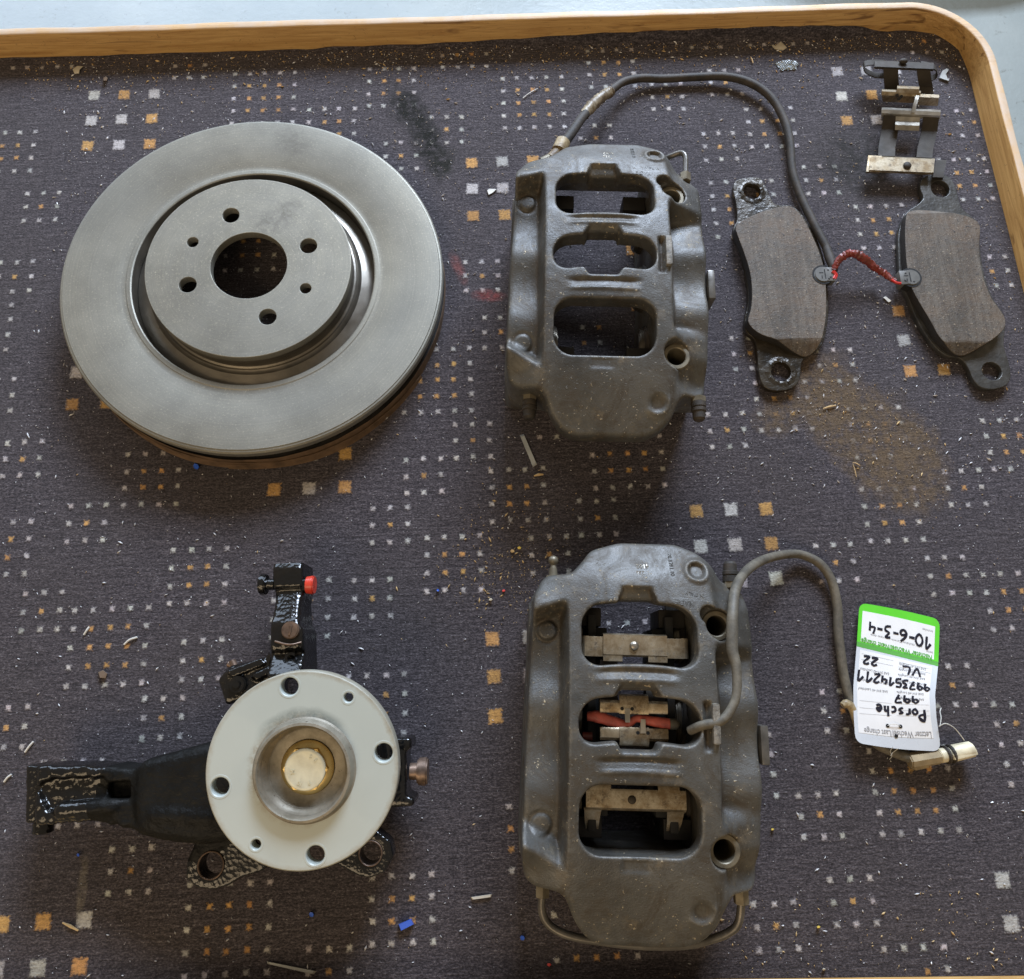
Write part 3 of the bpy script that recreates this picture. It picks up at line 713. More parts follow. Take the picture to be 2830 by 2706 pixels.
def bleeder(parent, u, v, z, direction, capped):
    b = bmesh.new(); d = direction
    P = lambda t: (u, v + d * t, z)
    cyl(b, P(-2), P(3), 6.2, seg=6, bev=.4); cyl(b, P(3), P(9), 3.6, 3.0, seg=16)
    if not capped:
        cyl(b, P(9), P(12), 2.6, 2.0, seg=16); r = bmesh.ops.create_uvsphere(b, u_segments=16, v_segments=10, radius=4.0 * MM); bmesh.ops.translate(b, verts=r['verts'], vec=Vector(P(15)) * MM)
        bm_obj('bleed_screw', b, M_DUSTMETAL, parent)
    else:
        bm_obj('bleed_screw', b, M_DUSTMETAL, parent)
        b = bmesh.new(); prof = [(3, 6.2), (7, 6.2), (7.4, 5.6), (8.2, 5.6), (8.6, 6.3), (11, 6.2), (11.5, 5.4), (17, 5.0), (19, 3.6)]
        last = None
        for (t0, r0), (t1, r1) in zip(prof, prof[1:]): cyl(b, P(t0), P(t1), r0, r1, seg=18)
        bm_obj('bleed_cap', b, M_RUBBER, parent)

def make_caliper(name, loc, th, label, pipe_top, open_bleed):
    t = empty(name, loc, (0, 0, th)); tag(t, label, 'brake caliper', 'grey cast brake calipers')
    o = bpy.data.objects.new('body', CALIPER_ME); C.objects.link(o); o.parent = t
    for s in (-1, 1):                                      # six pistons
        for by in (62, 2, -58):
            b = bmesh.new(); x0 = -44 if s < 0 else 45
            cyl(b, (x0, by, 46), (x0 - s * 9, by, 46), 19, seg=40, bev=1.2); cyl(b, (x0 - s * 9, by, 46), (x0 - s * 9.6, by, 46), 15, seg=32)
            bm_obj('piston', b, M_PISTON, t)
            b = bmesh.new(); cyl(b, (x0, by, 46), (x0 - s * 5.5, by, 46), 20.6, seg=40, bev=1.2); bm_obj('dust_boot', b, M_RUBBER, t)
    for s, yy in ((-1, 74), (1, 74), (-1, -74), (1, -74)):  # abutment blocks in the corners of the gap
        b = bmesh.new(); box(b, (s * 32 + 1, yy, 52), (20, 14, 34), 0, 1); bm_obj('pad_abutment', b, M_DARKIRON, t)
    for cx, cy, zz in ((62.5, 69, 84), (60.5, -83, 86.5)):
        b = bmesh.new(); lathe('x', [(7.5, -30), (7.5, 0.4), (8.2, 1.0), (10.6, 1.0), (11.2, 0.3), (11.2, -2)], None, seg=48, bm=b)
        bmesh.ops.translate(b, verts=b.verts, vec=(cx * MM, cy * MM, zz * MM)); bm_obj('mounting_bush', b, M_DUSTMETAL, t, normals=True)
    b = bmesh.new(); box(b, (94.0, -14, 72), (6, 27, 24), 0, 1.5); box(b, (90, -14, 66), (5, 18, 16), 0, 1); bm_obj('side_plug', b, M_GREYPIPE, t)
    b = bmesh.new(); box(b, (52.8, 1, topz(53, 1) + 1.2), (5.4, 27, 5), 0, 1.6); bm_obj('cable_guide', b, M_CAST, t)
    # bleed screws at one end, crossover pipe at the other
    e = 1 if open_bleed else -1
    ys = 101 if e > 0 else -112
    bleeder(t, -58, ys + (1 if e > 0 else -1), 66 if e > 0 else 66, e, not open_bleed)
    bleeder(t, 82 if e < 0 else 80, ys, 68, e, True)
    if pipe_top:
        pts = [(-65, 99, 60), (-65.5, 107, 60), (-64, 117, 60), (-56, 121, 60), (-36, 125, 60), (-18, 136, 55), (0, 139, 50), (36, 137, 50), (58, 131, 55), (68, 130, 62), (77, 131, 66), (81, 126, 68), (81, 114, 68), (80, 100, 68)]
        tube('crossover_pipe', pts, 2.5, M_GREYPIPE, t, 5, 12)
        for u, z in ((-65, 60), (80, 68)):
            b = bmesh.new(); cyl(b, (u, 98, z), (u, 107, z), 5.2, seg=6, bev=.5); bm_obj('pipe_nut', b, M_DUSTMETAL, t)
    else:
        pts = [(-62, -108, 58), (-62, -119, 56), (-62, -133, 52), (-56, -143, 50), (-42, -149, 50), (-20, -152, 50), (10, -154, 50), (40, -153, 50), (58, -149, 50), (70, -144, 52), (77, -137, 55), (79, -125, 58), (79, -110, 60)]
        tube('crossover_pipe', pts, 2.9, M_GREYPIPE, t, 5, 12)
        for u, z in ((-62, 57), (79, 59)):
            b = bmesh.new(); cyl(b, (u, -109, z), (u, -123, z), 5.4, seg=6, bev=.5); bm_obj('pipe_nut', b, M_DUSTMETAL, t)
    cast_text(t, 'MADE', 5.2, 44, 84.5, math.pi - 0.15, 0.1, M_LETTERD)
    cast_text(t, 'IN ITALY', 3.6, 52, 90.5, math.pi - 0.15, 0.06, M_LETTERD)
    cast_text(t, '20.8391.10', 4.2, 28.5, 123, -math.pi / 2, 0.08, M_LETTERD)
    cast_text(t, '4102', 5.0, 13, 113, math.pi, 0.10, M_LETTER)
    cast_text(t, '236', 4.2, 9, 107.5, math.pi, 0.06, M_LETTER)
    return t
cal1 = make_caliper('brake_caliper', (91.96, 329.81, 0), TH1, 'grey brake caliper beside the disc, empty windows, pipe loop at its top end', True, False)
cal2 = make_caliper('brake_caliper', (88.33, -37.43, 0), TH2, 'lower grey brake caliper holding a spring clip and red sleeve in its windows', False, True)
def L2W(u, v, w, which=1):
    th, c = (TH1, (91.96, 329.81)) if which == 1 else (TH2, (88.33, -37.43))
    return np.array([c[0] + math.cos(th) * u - math.sin(th) * v, c[1] + math.sin(th) * u + math.cos(th) * v, w])

# ---------------------------------------------------------------- brake disc
disc = empty('brake_disc', (-219.9, 365.4, 34))
dn = Vector((0.038, 0.018, 1)).normalized()
disc.rotation_euler = Vector((0, 0, 1)).rotation_difference(dn).to_euler()
disc.location = Vector((-219.9, 365.4, 34)) * MM
dM = disc.rotation_euler.to_matrix().inverted()
tag(disc, 'round grey ventilated brake disc with four large and two small holes in its hub', 'brake disc')
lathe('friction_ring', [(110.2, -9), (110.2, -0.6), (111.2, 0.0), (114.5, 0.0), (115.3, -0.45), (119.5, -0.45), (120.6, 0.0), (170.6, 0.0), (171.2, -0.7), (172.6, -0.9), (174, -2.4), (174, -9)], M_DISC, disc, 180, True, 25)
lathe('friction_ring', [(112, -22), (174, -22), (174, -30), (173, -30.6), (112, -30.6)], M_DARKIRON, disc, 160, True, 25)
lathe('ring_bore', [(109.9, -1.2), (109.9, -30), (112.5, -30), (112.5, -9.5), (111.2, -9.2), (110.6, -1.2)], M_MOAT, disc, 160, True, 25)
bm = bmesh.new()
for k in range(60):
    a = 2 * math.pi * k / 60; c = (142 * math.cos(a), 142 * math.sin(a), -15.5)
    box(bm, c, (58, 4.5, 13.4), a + 0.25)
bm_obj('cooling_vanes', bm, M_DARKIRON, disc)
phi = math.radians(110.09)
holes = [circ(0, 0, 33.9, 72)] + [circ(55.9 * math.cos(phi - k * math.pi / 2), 55.9 * math.sin(phi - k * math.pi / 2), 7.7, 32) for k in range(4)] + \
        [circ(57 * math.cos(math.radians(a)), 57 * math.sin(math.radians(a)), 5.1, 28) for a in (154.6, -25.7)]
plate('hat_face', circ(0, 0, 91.5, 128), holes, 7.5, 15.5, 0.5, M_DISC, disc)
lathe('hat_wall', [(90.9, 14.2), (90.9, 7), (90.1, 6), (90.2, -1), (91.0, -3.8), (92.6, -4.6), (94.4, -3.9), (95.8, -5.2), (97.2, -7.6), (100, -8.6), (105, -10.4), (109.4, -12.4), (111, -22.4), (112, -26), (85, -26), (85, 7), (88, 8)], M_MOAT, disc, 160, True, 40)
# brown paper tape round the lower ring, torn in layers
for k, (a0, a1, zt, rr_) in enumerate(((-2.72, 0.30, -18.0, 174.5), (-2.40, -1.42, -22.5, 175.6), (-1.70, -0.55, -24.5, 176.4), (2.9, 3.56, -20, 174.4))):
    n = 90; V = []; F = []
    for i in range(n + 1):
        a = a0 + (a1 - a0) * i / n; q = min(i, n - i) / 8.0
        zt2 = zt - 2.6 * max(0, 1 - q) + 0.5 * math.sin(a * 23 + k) + random.uniform(-.25, .25)
        ex = 0.25 * math.sin(a * 17 + k * 2)
        for (rad, z) in ((rr_ + ex, zt2), (rr_ + 0.7 + ex, -29), (rr_ + 1.6 + 0.6 * math.sin(a * 9) + k * .3, -33.2), (rr_ - 0.35, -33.2), (rr_ - 0.35, zt2)):
            V.append((rad * math.cos(a), rad * math.sin(a), z))
    for i in range(n):
        for j in range(5): F.append((i * 5 + j, (i + 1) * 5 + j, (i + 1) * 5 + (j + 1) % 5, i * 5 + (j + 1) % 5))
    F.append((0, 1, 2, 3, 4)); F.append(tuple(n * 5 + j for j in (4, 3, 2, 1, 0)))
    raw('paper_tape', V, F, M_RUST, disc, 40)

# ---------------------------------------------------------------- steering knuckle with hub flange
kn = empty('steering_knuckle', (-145, -58.8, 0)); KO = np.array([-145, -58.8, 0.0])
tag(kn, 'black painted steering knuckle carrying a pale wheel hub flange with a yellow bolt', 'steering knuckle')
def K(x, y, z): return W(x, y, z) - KO
hk = 1.3
kx = np.arange(-232, 112, hk); ky = np.arange(-92, 152, hk); kz = np.arange(-2, 86, hk)
KX, KY = np.meshgrid(kx, ky, indexing='ij'); KZ = kz[None, None, :].astype(f32)
def slab(poly, z, z0, z1, k=4, bl=1):
    P = [K(x, y, z)[:2] for x, y in poly]
    d = blur(poly_sdf(P, KX, KY), bl, 1)[:, :, None].astype(f32)
    return smax(smax(d, KZ - z1, k), z0 - KZ, k)
def capsule(a, b, ra, rb=None):
    rb = ra if rb is None else rb
    a = np.array(a, f32); b = np.array(b, f32); e = b - a
    px, py, pz = KX[:, :, None].astype(f32) - a[0], KY[:, :, None].astype(f32) - a[1], KZ - a[2]
    t = np.clip((px * e[0] + py * e[1] + pz * e[2]) / (e @ e), 0, 1)
    return np.sqrt((px - t * e[0]) ** 2 + (py - t * e[1]) ** 2 + (pz - t * e[2]) ** 2) - (ra + (rb - ra) * t)
RH = np.hypot(KX, KY)[:, :, None].astype(f32)
G = smax(smax(RH - 50, KZ - 74, 4), 12 - KZ, 4)
# left strut arm
arm = slab([(40, 1468), (160, 1466), (265, 1472), (300, 1455), (400, 1425), (470, 1420), (470, 1600), (392, 1612), (330, 1608), (262, 1592), (180, 1574), (80, 1582), (38, 1580)], 52, 18, 54, 5)
arm = smax(arm, -slab([(72, 1512), (84, 1496), (120, 1490), (200, 1488), (200, 1538), (110, 1546), (92, 1556)], 52, 48, 90, 3), 3)
rb_ = blur(np.random.default_rng(9).normal(size=KX.shape), 1, 2)[:, :, None].astype(f32)
arm = arm - 1.3 * rb_
arm = smax(arm, -slab([(202, 1500), (250, 1497), (250, 1530), (204, 1534)], 52, 41, 90, 3), 3)
arm = smin(arm, capsule(K(120, 1552, 53), K(215, 1545, 53), 5.5, 5), 4)
arm = smax(arm, -slab([(40, 1465), (72, 1465), (66, 1582), (30, 1590), (30, 1465)], 52, 47, 90, 3), 3)
G = smin(G, arm, 10)
fat = slab([(272, 1478), (282, 1456), (330, 1444), (395, 1428), (470, 1415), (470, 1606), (392, 1612), (330, 1606), (276, 1594), (266, 1535)], 50, 8, 61, 9, 2)
fat = smin(fat, capsule(K(300, 1560, 58), K(400, 1566, 58), 4.5), 5)
G = smin(G, fat, 6)
# upright arm to the pinch clamp
ytop = [K(550, yy, 60)[1] for yy in (1310, 1290, 1252, 1246, 1236, 1196, 1186, 1130, 1122, 1088, 1080, 1056)]
ztop = np.interp(-KY, [-v for v in ytop][::-1] if ytop[0] > ytop[-1] else [-v for v in ytop][::-1], [74, 70, 60, 65, 66, 66, 64, 54, 57, 57, 56, 49][::-1]) if False else np.interp(KY, ytop, [76, 72, 60, 65, 66, 66, 64, 54, 58, 58, 56.5, 50])
ridge = 1.6 * np.abs((KX - K(550, 1160, 60)[0]) / 12.0) ** 2.2 * ((KY > ytop[6]) & (KY < ytop[7]))
ztop = ztop - np.clip(ridge, 0, 9)
up = slab([(520, 1050), (577, 1050), (578, 1130), (574, 1150), (576, 1195), (584, 1205), (586, 1300), (520, 1300), (522, 1205), (524, 1150), (520, 1130)], 60, 24, 90, 2)
up = smax(up, KZ - ztop[:, :, None].astype(f32), 3)
G = smin(G, up, 6)
# sensor bracket, upper left
br = slab([(416, 1302), (440, 1275), (500, 1262), (530, 1240), (535, 1330), (450, 1345), (432, 1352), (425, 1330)], 56, 30, 57, 4)
G = smin(G, br, 6)
for (xa, ya, xb, yb) in ((440, 1288, 500, 1265), (446, 1294, 506, 1271), (487, 1295, 512, 1283), (492, 1300, 516, 1289)):
    G = smin(G, capsule(K(xa, ya, 58), K(xb, yb, 58), 1.7), 1.5)
# caliper ears
e1 = slab([(384, 1580), (450, 1590), (515, 1655), (505, 1668), (462, 1682), (436, 1698), (408, 1706), (375, 1702), (354, 1682), (358, 1648), (376, 1608)], 40, 24, 40, 2)
e1 = smax(e1, -(np.hypot(KX - K(404, 1658, 40)[0], KY - K(404, 1658, 40)[1])[:, :, None].astype(f32) - 9.0), 1)
e2 = slab([(640, 1655), (690, 1600), (720, 1590), (748, 1612), (754, 1640), (738, 1672), (708, 1684), (688, 1680)], 44, 28, 44, 2)
e2 = smax(e2, -(np.hypot(KX - K(710, 1635, 44)[0], KY - K(710, 1635, 44)[1])[:, :, None].astype(f32) - 8.0), 1)
G = smin(smin(G, e1, 5), e2, 5)
# right tie-rod block
G = smin(G, slab([(720, 1415), (788, 1413), (788, 1435), (778, 1440), (778, 1525), (794, 1530), (792, 1546), (720, 1550)], 50, 18, 50, 4), 5)
G = smax(G, -(KZ - 1.0), 2)
V3, Q3 = surface_nets(G, (kx[0], ky[0], kz[0]), hk)
cen = V3[Q3].mean(1); fatmask = np.linalg.norm((cen - (K(350, 1525, 38)))[:, :2] * [0.75, 1], axis=1) < 46
me = fast_mesh('knuckle_casting', V3, Q3); me.materials.append(M_GLOSS); me.materials.append(M_MATTE)
me.polygons.foreach_set('material_index', fatmask.astype(np.int32))
link('knuckle_casting', me, None, kn, None)
del G, arm, fat, up, br, e1, e2
# fasteners on the knuckle
b = bmesh.new(); cyl(b, K(499, 1120, 50), K(512, 1120, 50), 8.2, seg=28, bev=.8); cyl(b, K(512, 1120, 50), K(526, 1120, 50), 4.5, seg=20); bm_obj('pinch_bolt_head', b, M_GLOSS, kn)
b = bmesh.new(); cyl(b, K(572, 1120, 50), K(588, 1120, 50), 5.2, 7, seg=24); bm_obj('pinch_bolt_shank', b, M_GLOSS, kn)
b = bmesh.new(); cyl(b, K(586, 1121, 50), K(603, 1121, 50), 6.6, 7.6, seg=28, bev=.9); bm_obj('pinch_bolt_nut', b, M_RED, kn)
b = bmesh.new(); c0 = K(559, 1208, 66); cyl(b, c0, c0 + np.array([0, 0, 5]), 6.6, seg=28, bev=.8); bm_obj('screw_head', b, M_COPPER, kn)
b = bmesh.new(); box(b, c0 + np.array([0.5, 0, 5.3]), (1.6, 7.4, 1.4), -0.15, 0.3); bm_obj('screw_slot_rib', b, M_COPPER, kn)
tube('seam_ring', [K(527, 1229, 65.5), K(545, 1234, 68.2), K(560, 1235, 68.4), K(577, 1231, 65.5)], 0.9, M_COPPER, kn, 4, 8)
b = bmesh.new(); c0 = K(457, 1312, 57); cyl(b, c0, c0 + np.array([0, 0, 4]), 6.5, seg=28, bev=.8); cyl(b, c0 + np.array([0, 0, 4]), c0 + np.array([0, 0, 5.5]), 3, seg=16, bev=.5); bm_obj('sensor_bolt', b, M_GLOSS, kn)
b = bmesh.new(); c0 = K(440, 1290, 50); cyl(b, K(452, 1284, 46), K(444, 1266, 46), 3.0, seg=14, bev=.5); cyl(b, K(447, 1276, 46), K(437, 1272, 46), 2.6, seg=12, bev=.4); bm_obj('hose_stub', b, M_COPPER, kn)
b = bmesh.new(); cyl(b, K(84, 1572, 34), K(82, 1596, 34), 7.2, seg=26, bev=.8); bm_obj('ball_joint_pin', b, M_GLOSS, kn)
b = bmesh.new(); cyl(b, K(786, 1478, 36), K(800, 1478, 36), 6.2, seg=24); cyl(b, K(800, 1478, 36), K(820, 1478, 36), 9.8, 10.4, seg=30, bev=1.2); bm_obj('tie_rod_bolt', b, M_COPPER, kn)
for cx, cy, z, rr_ in ((404, 1658, 40, 8.9), (710, 1635, 44, 7.9)):
    b = bmesh.new(); lathe('x', [(rr_, -1), (rr_, 0.5), (rr_ + 0.5, 0.9), (rr_ + 1.0, 0.6), (rr_ + 1.0, -1)], None, seg=44, bm=b)
    bmesh.ops.translate(b, verts=b.verts, vec=Vector(K(cx, cy, z)) * MM); bm_obj('bare_hole_edge', b, M_COPPER, kn)
tv, tf = text_mesh('C', 11, 0.5, 0.6)
p0 = K(545, 1266, 64.5); raw('cast_letter', tv * [1, 1, 1] + p0 + np.array([0, -2, 0]), tf, M_GLOSS, kn, 30)
# wheel hub: flange, bearing nose, axle bolt
hub = empty('wheel_hub'); hub.parent = kn
hub.location = (0, 0, 95 * MM); hub.rotation_euler = Vector((0, 0, 1)).rotation_difference(Vector((0.005, -0.121, 1)).normalized()).to_euler()
ph = math.radians(98.9)
hol = [circ(56.9 * math.cos(ph - k * math.pi / 2), 56.9 * math.sin(ph - k * math.pi / 2), 6.3, 32) for k in range(4)] + \
      [circ(57 * math.cos(math.radians(a)), 57 * math.sin(math.radians(a)), 3.4, 28) for a in (55.5, 236.5)]
plate('flange', circ(0, 0, 66.5, 120), [circ(0, 0, 31.5, 72)] + hol, -10, 0, 1.0, M_FLANGE, hub, 30)
for (hx, hy, hr) in [(56.9 * math.cos(ph - k * math.pi / 2), 56.9 * math.sin(ph - k * math.pi / 2), 6.3) for k in range(4)] + [(57 * math.cos(math.radians(a)), 57 * math.sin(math.radians(a)), 3.4) for a in (55.5, 236.5)]:
    b = bmesh.new(); lathe('x', [(hr - 0.25, -4), (hr - 0.1, -0.5), (hr + 0.5, 0.12), (hr + 1.6, 0.16), (hr + 2.0, -0.4)], None, seg=36, bm=b)
    bmesh.ops.translate(b, verts=b.verts, vec=(hx * MM, hy * MM, 0)); bm_obj('hole_chamfer', b, M_FLANGE, hub)
cx0, cy0 = 1.5, -0.5
def off(b): bmesh.ops.translate(b, verts=b.verts, vec=(cx0 * MM, cy0 * MM, 0))
b = bmesh.new(); lathe('x', [(36.5, -0.5), (34.6, 0.8), (33.6, 3.5), (33.2, 5.6), (32.3, 6.4), (31.2, 6.2), (30.4, 4.5), (29.8, -2), (29.0, -5), (26.5, -6.5), (26.0, -10)], None, seg=100, bm=b); off(b); bm_obj('bearing_nose', b, M_BEAR, hub)
b = bmesh.new(); lathe('x', [(33.6, 4.6), (32.9, 6.5), (31.2, 7.0), (30.5, 5.6)], None, seg=100, bm=b); off(b); bm_obj('scuffed_lip', b, M_BEAR, hub)
b = bmesh.new(); lathe('x', [(29.9, 0), (28.6, -3.5), (27.4, -4.6), (26.8, -7), (23, -8.6), (18.9, -9.2), (18.6, -12), (0.02, -12.5)], None, seg=100, bm=b); off(b); bm_obj('bearing_bore', b, M_BEAR, hub)
b = bmesh.new(); lathe('x', [(18.5, -11), (18.6, -8.2), (17.9, -7.4), (14.5, -6.2), (12, -5.8), (0.02, -5.8)], None, seg=80, bm=b); off(b); bm_obj('bolt_washer', b, M_GOLD, hub)
b = bmesh.new(); cyl(b, (cx0, cy0, -8), (cx0, cy0, -1.4), 15.5, seg=6, bev=.6)
bmesh.ops.rotate(b, verts=b.verts, cent=(cx0 * MM, cy0 * MM, 0), matrix=Matrix.Rotation(0.48, 3, 'Z')); bm_obj('bolt_hexagon', b, M_GOLD, hub)
b = bmesh.new(); lathe('x', [(14.4, -2.2), (14.1, -1.2), (13.2, -0.8), (12, -0.95), (0.02, -1.05)], None, seg=60, bm=b); off(b); bm_obj('bolt_face', b, M_BOLTHEAD, hub)
for s, a, rr_ in (('8', 65, 9.6), ('8', 40, 9.8), ('M', 185, 8.5), ('10', 245, 9.5), ('9', 290, 9.5)):
    tv, tf = text_mesh(s, 3.6, 0.12, 0.25); a = math.radians(a)
    tv = tv - tv.mean(0); c, q = math.cos(a - math.pi / 2), math.sin(a - math.pi / 2)
    tv = np.stack([tv[:, 0] * c - tv[:, 1] * q + rr_ * math.cos(a) + cx0, tv[:, 0] * q + tv[:, 1] * c + rr_ * math.sin(a) + cy0, tv[:, 2] - 0.9], 1)
    raw('stamped_mark', tv, tf, M_BOLTHEAD, hub, 30)

# ---------------------------------------------------------------- brake pads
pz = ZM(1950, 450, 2.2295)
def make_pad(plate_pts, fric_pts, holes, chamf, label, sensor, mat, rough_holes):
    cen = pz(*np.mean(fric_pts, 0), 0)
    t = empty('brake_pad', (cen[0], cen[1], 0)); O = np.array([cen[0], cen[1], 0])
    tag(t, label, 'brake pad', 'worn brake pads')
    Z1, Z2, Z3_ = 2.0, 7.5, 17.0
    outer = soft([tuple((pz(x, y, Z2) - O)[:2]) for x, y in plate_pts], 3)
    hl = []
    for (x, y, rx, ry) in holes:
        c = (pz(x, y, Z2) - O)[:2]; r1 = np.linalg.norm(pz(x + rx, y, Z2) - pz(x, y, Z2)); r2 = np.linalg.norm(pz(x, y + ry, Z2) - pz(x, y, Z2))
        hl.append(circ(c[0], c[1], r1, 28, r2))
    plate('backing_plate', outer, hl, Z1, Z2, 0.7, mat, t)
    for (x, y, rx, ry), h in zip(holes, hl):
        if rough_holes:
            c = np.mean(h, 0); b = bmesh.new(); n = 40; rings = []
            for q, (sc, z) in enumerate(((0.98, Z2 - 2), (1.0, Z2 + 0.6), (1.18, Z2 + 1.0), (1.4, Z2 + 0.5), (1.6, Z2 - 0.1))):
                rings.append([b.verts.new(Vector((c[0] + (h[int(k * 28 / n)][0] - c[0]) * sc * (1 + (q > 1) * random.uniform(-.05, .05)), c[1] + (h[int(k * 28 / n)][1] - c[1]) * sc, z + (q in (2, 3)) * random.uniform(-.7, .7))) * MM) for k in range(n)])
            for q in range(4):
                for k in range(n): b.faces.new((rings[q][k], rings[q][(k + 1) % n], rings[q + 1][(k + 1) % n], rings[q + 1][k]))
            bm_obj('peened_collar', b, M_PADPLATE, t, 20)
    fp = soft([tuple((pz(x, y, Z3_) - O)[:2]) for x, y in fric_pts], 3)
    me = plate('friction_lining', fp, [], Z2 - 0.3, Z3_, 0.5, None, None, mesh_only=True)
    bm = bmesh.new(); bm.from_mesh(me)
    for (a, bb, side_, drop) in chamf:               # chamfer cut
        A = pz(*a, Z3_) - O; B = pz(*bb, Z3_) - O; d = (B - A)[:2]; d /= np.linalg.norm(d); nrm = np.array([-d[1], d[0]]) * side_
        bmesh.ops.bisect_plane(bm, geom=bm.verts[:] + bm.edges[:] + bm.faces[:], plane_co=Vector(A) * MM, plane_no=Vector((nrm[0], nrm[1], 0)), dist=1e-6)
        for v in bm.verts:
            dd = (v.co.x / MM - A[0]) * nrm[0] + (v.co.y / MM - A[1]) * nrm[1]
            if dd > 0.02 and v.co.z > (Z3_ - 2) * MM: v.co.z -= drop * dd * MM
    o = bm_obj('friction_lining', bm, M_FRICTION, t, 30)
    (sx, sy, rot) = sensor
    c = pz(sx, sy, Z3_) - O
    b = bmesh.new(); cyl(b, (c[0], c[1], 9), (c[0], c[1], Z3_ + 0.4), 10.6, seg=36, bev=.6); bm_obj('sensor_gap_shade', b, M_HOLE_SHADE_AND_PADS, t)  # black disc stands in for the shaded gap round the sensor
    b = bmesh.new(); cyl(b, (c[0], c[1], 9), (c[0], c[1], Z3_ + 1.3), 8.3, seg=36, bev=.8)
    dx = 5.5 if rot > 0 else -5.5
    box(b, (c[0] + dx, c[1], 13.3), (11, 14.5, 9.6), 0, .6); bm_obj('wear_sensor', b, M_PLASTGREY, t)
    b = bmesh.new()
    for (ox, oy, w, h) in ((0, 0, .9, 10), (-3.5, 1.5, 4, .8), (3.5 * (1 if rot > 0 else -1), 4, 1.6, 1.2), (5 * (1 if rot > 0 else -1), -3.5, 1.8, 1.3), (-3.2, -3, .8, 3), (3.0, -5, 1.8, 1.2)):
        box(b, (c[0] + ox + dx * .3, c[1] + oy, Z3_ + 1.32), (w, h, 0.3))
    bm_obj('sensor_slot_shade', b, M_HOLE_SHADE_AND_PADS, t)
    return t
pad1 = make_pad([(178, 120), (215, 98), (290, 88), (340, 95), (368, 140), (395, 195), (430, 255), (520, 262), (580, 300), (650, 400), (700, 500), (735, 620), (752, 760), (758, 880), (750, 1000), (715, 1130), (640, 1185), (592, 1230), (582, 1330), (530, 1390), (430, 1405), (360, 1375), (328, 1300), (318, 1160), (298, 1085), (250, 1040), (242, 960), (258, 880), (262, 780), (245, 660), (215, 540), (180, 460), (172, 400), (196, 350), (188, 250), (172, 180)],
    [(190, 385), (300, 320), (420, 280), (510, 266), (560, 290), (600, 340), (640, 410), (690, 520), (720, 610), (738, 700), (745, 880), (735, 1000), (710, 1110), (670, 1160), (620, 1170), (540, 1140), (440, 1090), (350, 1060), (290, 1020), (262, 970), (280, 900), (287, 800), (275, 680), (240, 560), (203, 460)],
    [(285, 178, 54, 48), (463, 1288, 62, 60)], [((420, 1086), (720, 1078), -1, 0.55)], 'worn brake pad beside the empty caliper with shiny hammered holes, left of the red wire', (722, 690, 1), M_PADPLATE, True)
pad2 = make_pad([(1328, 112), (1360, 80), (1440, 68), (1508, 92), (1545, 160), (1575, 270), (1640, 330), (1690, 385), (1690, 500), (1705, 620), (1730, 730), (1775, 840), (1835, 930), (1848, 1000), (1838, 1120), (1872, 1240), (1880, 1320), (1850, 1372), (1780, 1395), (1700, 1385), (1650, 1335), (1620, 1265), (1570, 1205), (1490, 1190), (1420, 1140), (1350, 1050), (1290, 940), (1245, 820), (1200, 720), (1190, 560), (1190, 430), (1235, 310), (1310, 255), (1343, 215), (1325, 160)],
    [(1240, 318), (1270, 285), (1330, 262), (1420, 275), (1500, 302), (1600, 325), (1660, 352), (1692, 392), (1686, 500), (1695, 620), (1720, 730), (1760, 830), (1810, 900), (1845, 960), (1840, 1020), (1780, 1080), (1700, 1130), (1620, 1170), (1560, 1165), (1500, 1130), (1440, 1070), (1390, 980), (1330, 880), (1285, 800), (1262, 740), (1240, 620), (1231, 480), (1231, 390)],
    [(1447, 160, 56, 50), (1765, 1283, 60, 54)], [((1420, 1105), (1760, 1098), -1, 0.5), ((1240, 314), (1520, 308), 1, 0.8)], 'worn brake pad near the right rim with dull grey ears, right of the red wire', (1266, 708, -1), M_PADGREY, False)

# ---------------------------------------------------------------- wear sensor lead between caliper hose and pads
lead = empty('sensor_lead', W(1518, 280, 0) * [1, 1, 0]); LO = W(1518, 280, 0) * [1, 1, 0]
tag(lead, 'thick black rubber sensor lead arching from the upper caliper to the worn pads', 'cable')
def PP(lst, O): return [W(x, y, z) - O for x, y, z in lst]
tube('rubber_hose', PP([(1168, 176, 20), (1195, 157, 14), (1230, 150, 9), (1270, 151, 7), (1330, 148, 7), (1390, 147, 8), (1440, 160, 9), (1478, 188, 9), (1503, 232, 8), (1514, 275, 8), (1519, 330, 7), (1536, 380, 7), (1560, 430, 9), (1585, 478, 11)], LO), [4.1, 3.9, 4.1, 3.9, 4.0, 4.1, 3.9, 4.2, 3.9, 3.9, 4.0, 3.8], M_RUBBER, lead, 7, 16)
tube('hose_end', PP([(1583, 474, 11), (1590, 495, 13), (1597, 512, 15), (1600, 520, 16)], LO), [3.8, 4.4, 4.2, 2.5], M_RUBBER, lead, 5, 14)
tube('frayed_braid', PP([(1118, 222, 32), (1132, 205, 28), (1148, 190, 24), (1166, 178, 20), (1172, 174, 19)], LO), [4.6, 5.6, 5.0, 5.2, 4.4], M_TAPE, lead, 7, 14, jit=0.35)
tube('hose_neck', PP([(1078, 278, 46), (1095, 255, 42), (1112, 230, 36), (1122, 218, 32)], LO), [4.8, 4.6, 4.5, 4.4], M_RUBBER, lead, 5, 14)
b = bmesh.new(); cyl(b, W(1070, 292, 46) - LO, W(1080, 270, 46) - LO, 7.2, seg=26, bev=1.2); cyl(b, W(1054, 306, 46) - LO, W(1071, 290, 46) - LO, 5.4, seg=24, bev=.8); bm_obj('hose_ferrule', b, M_WHITEMETAL, lead)
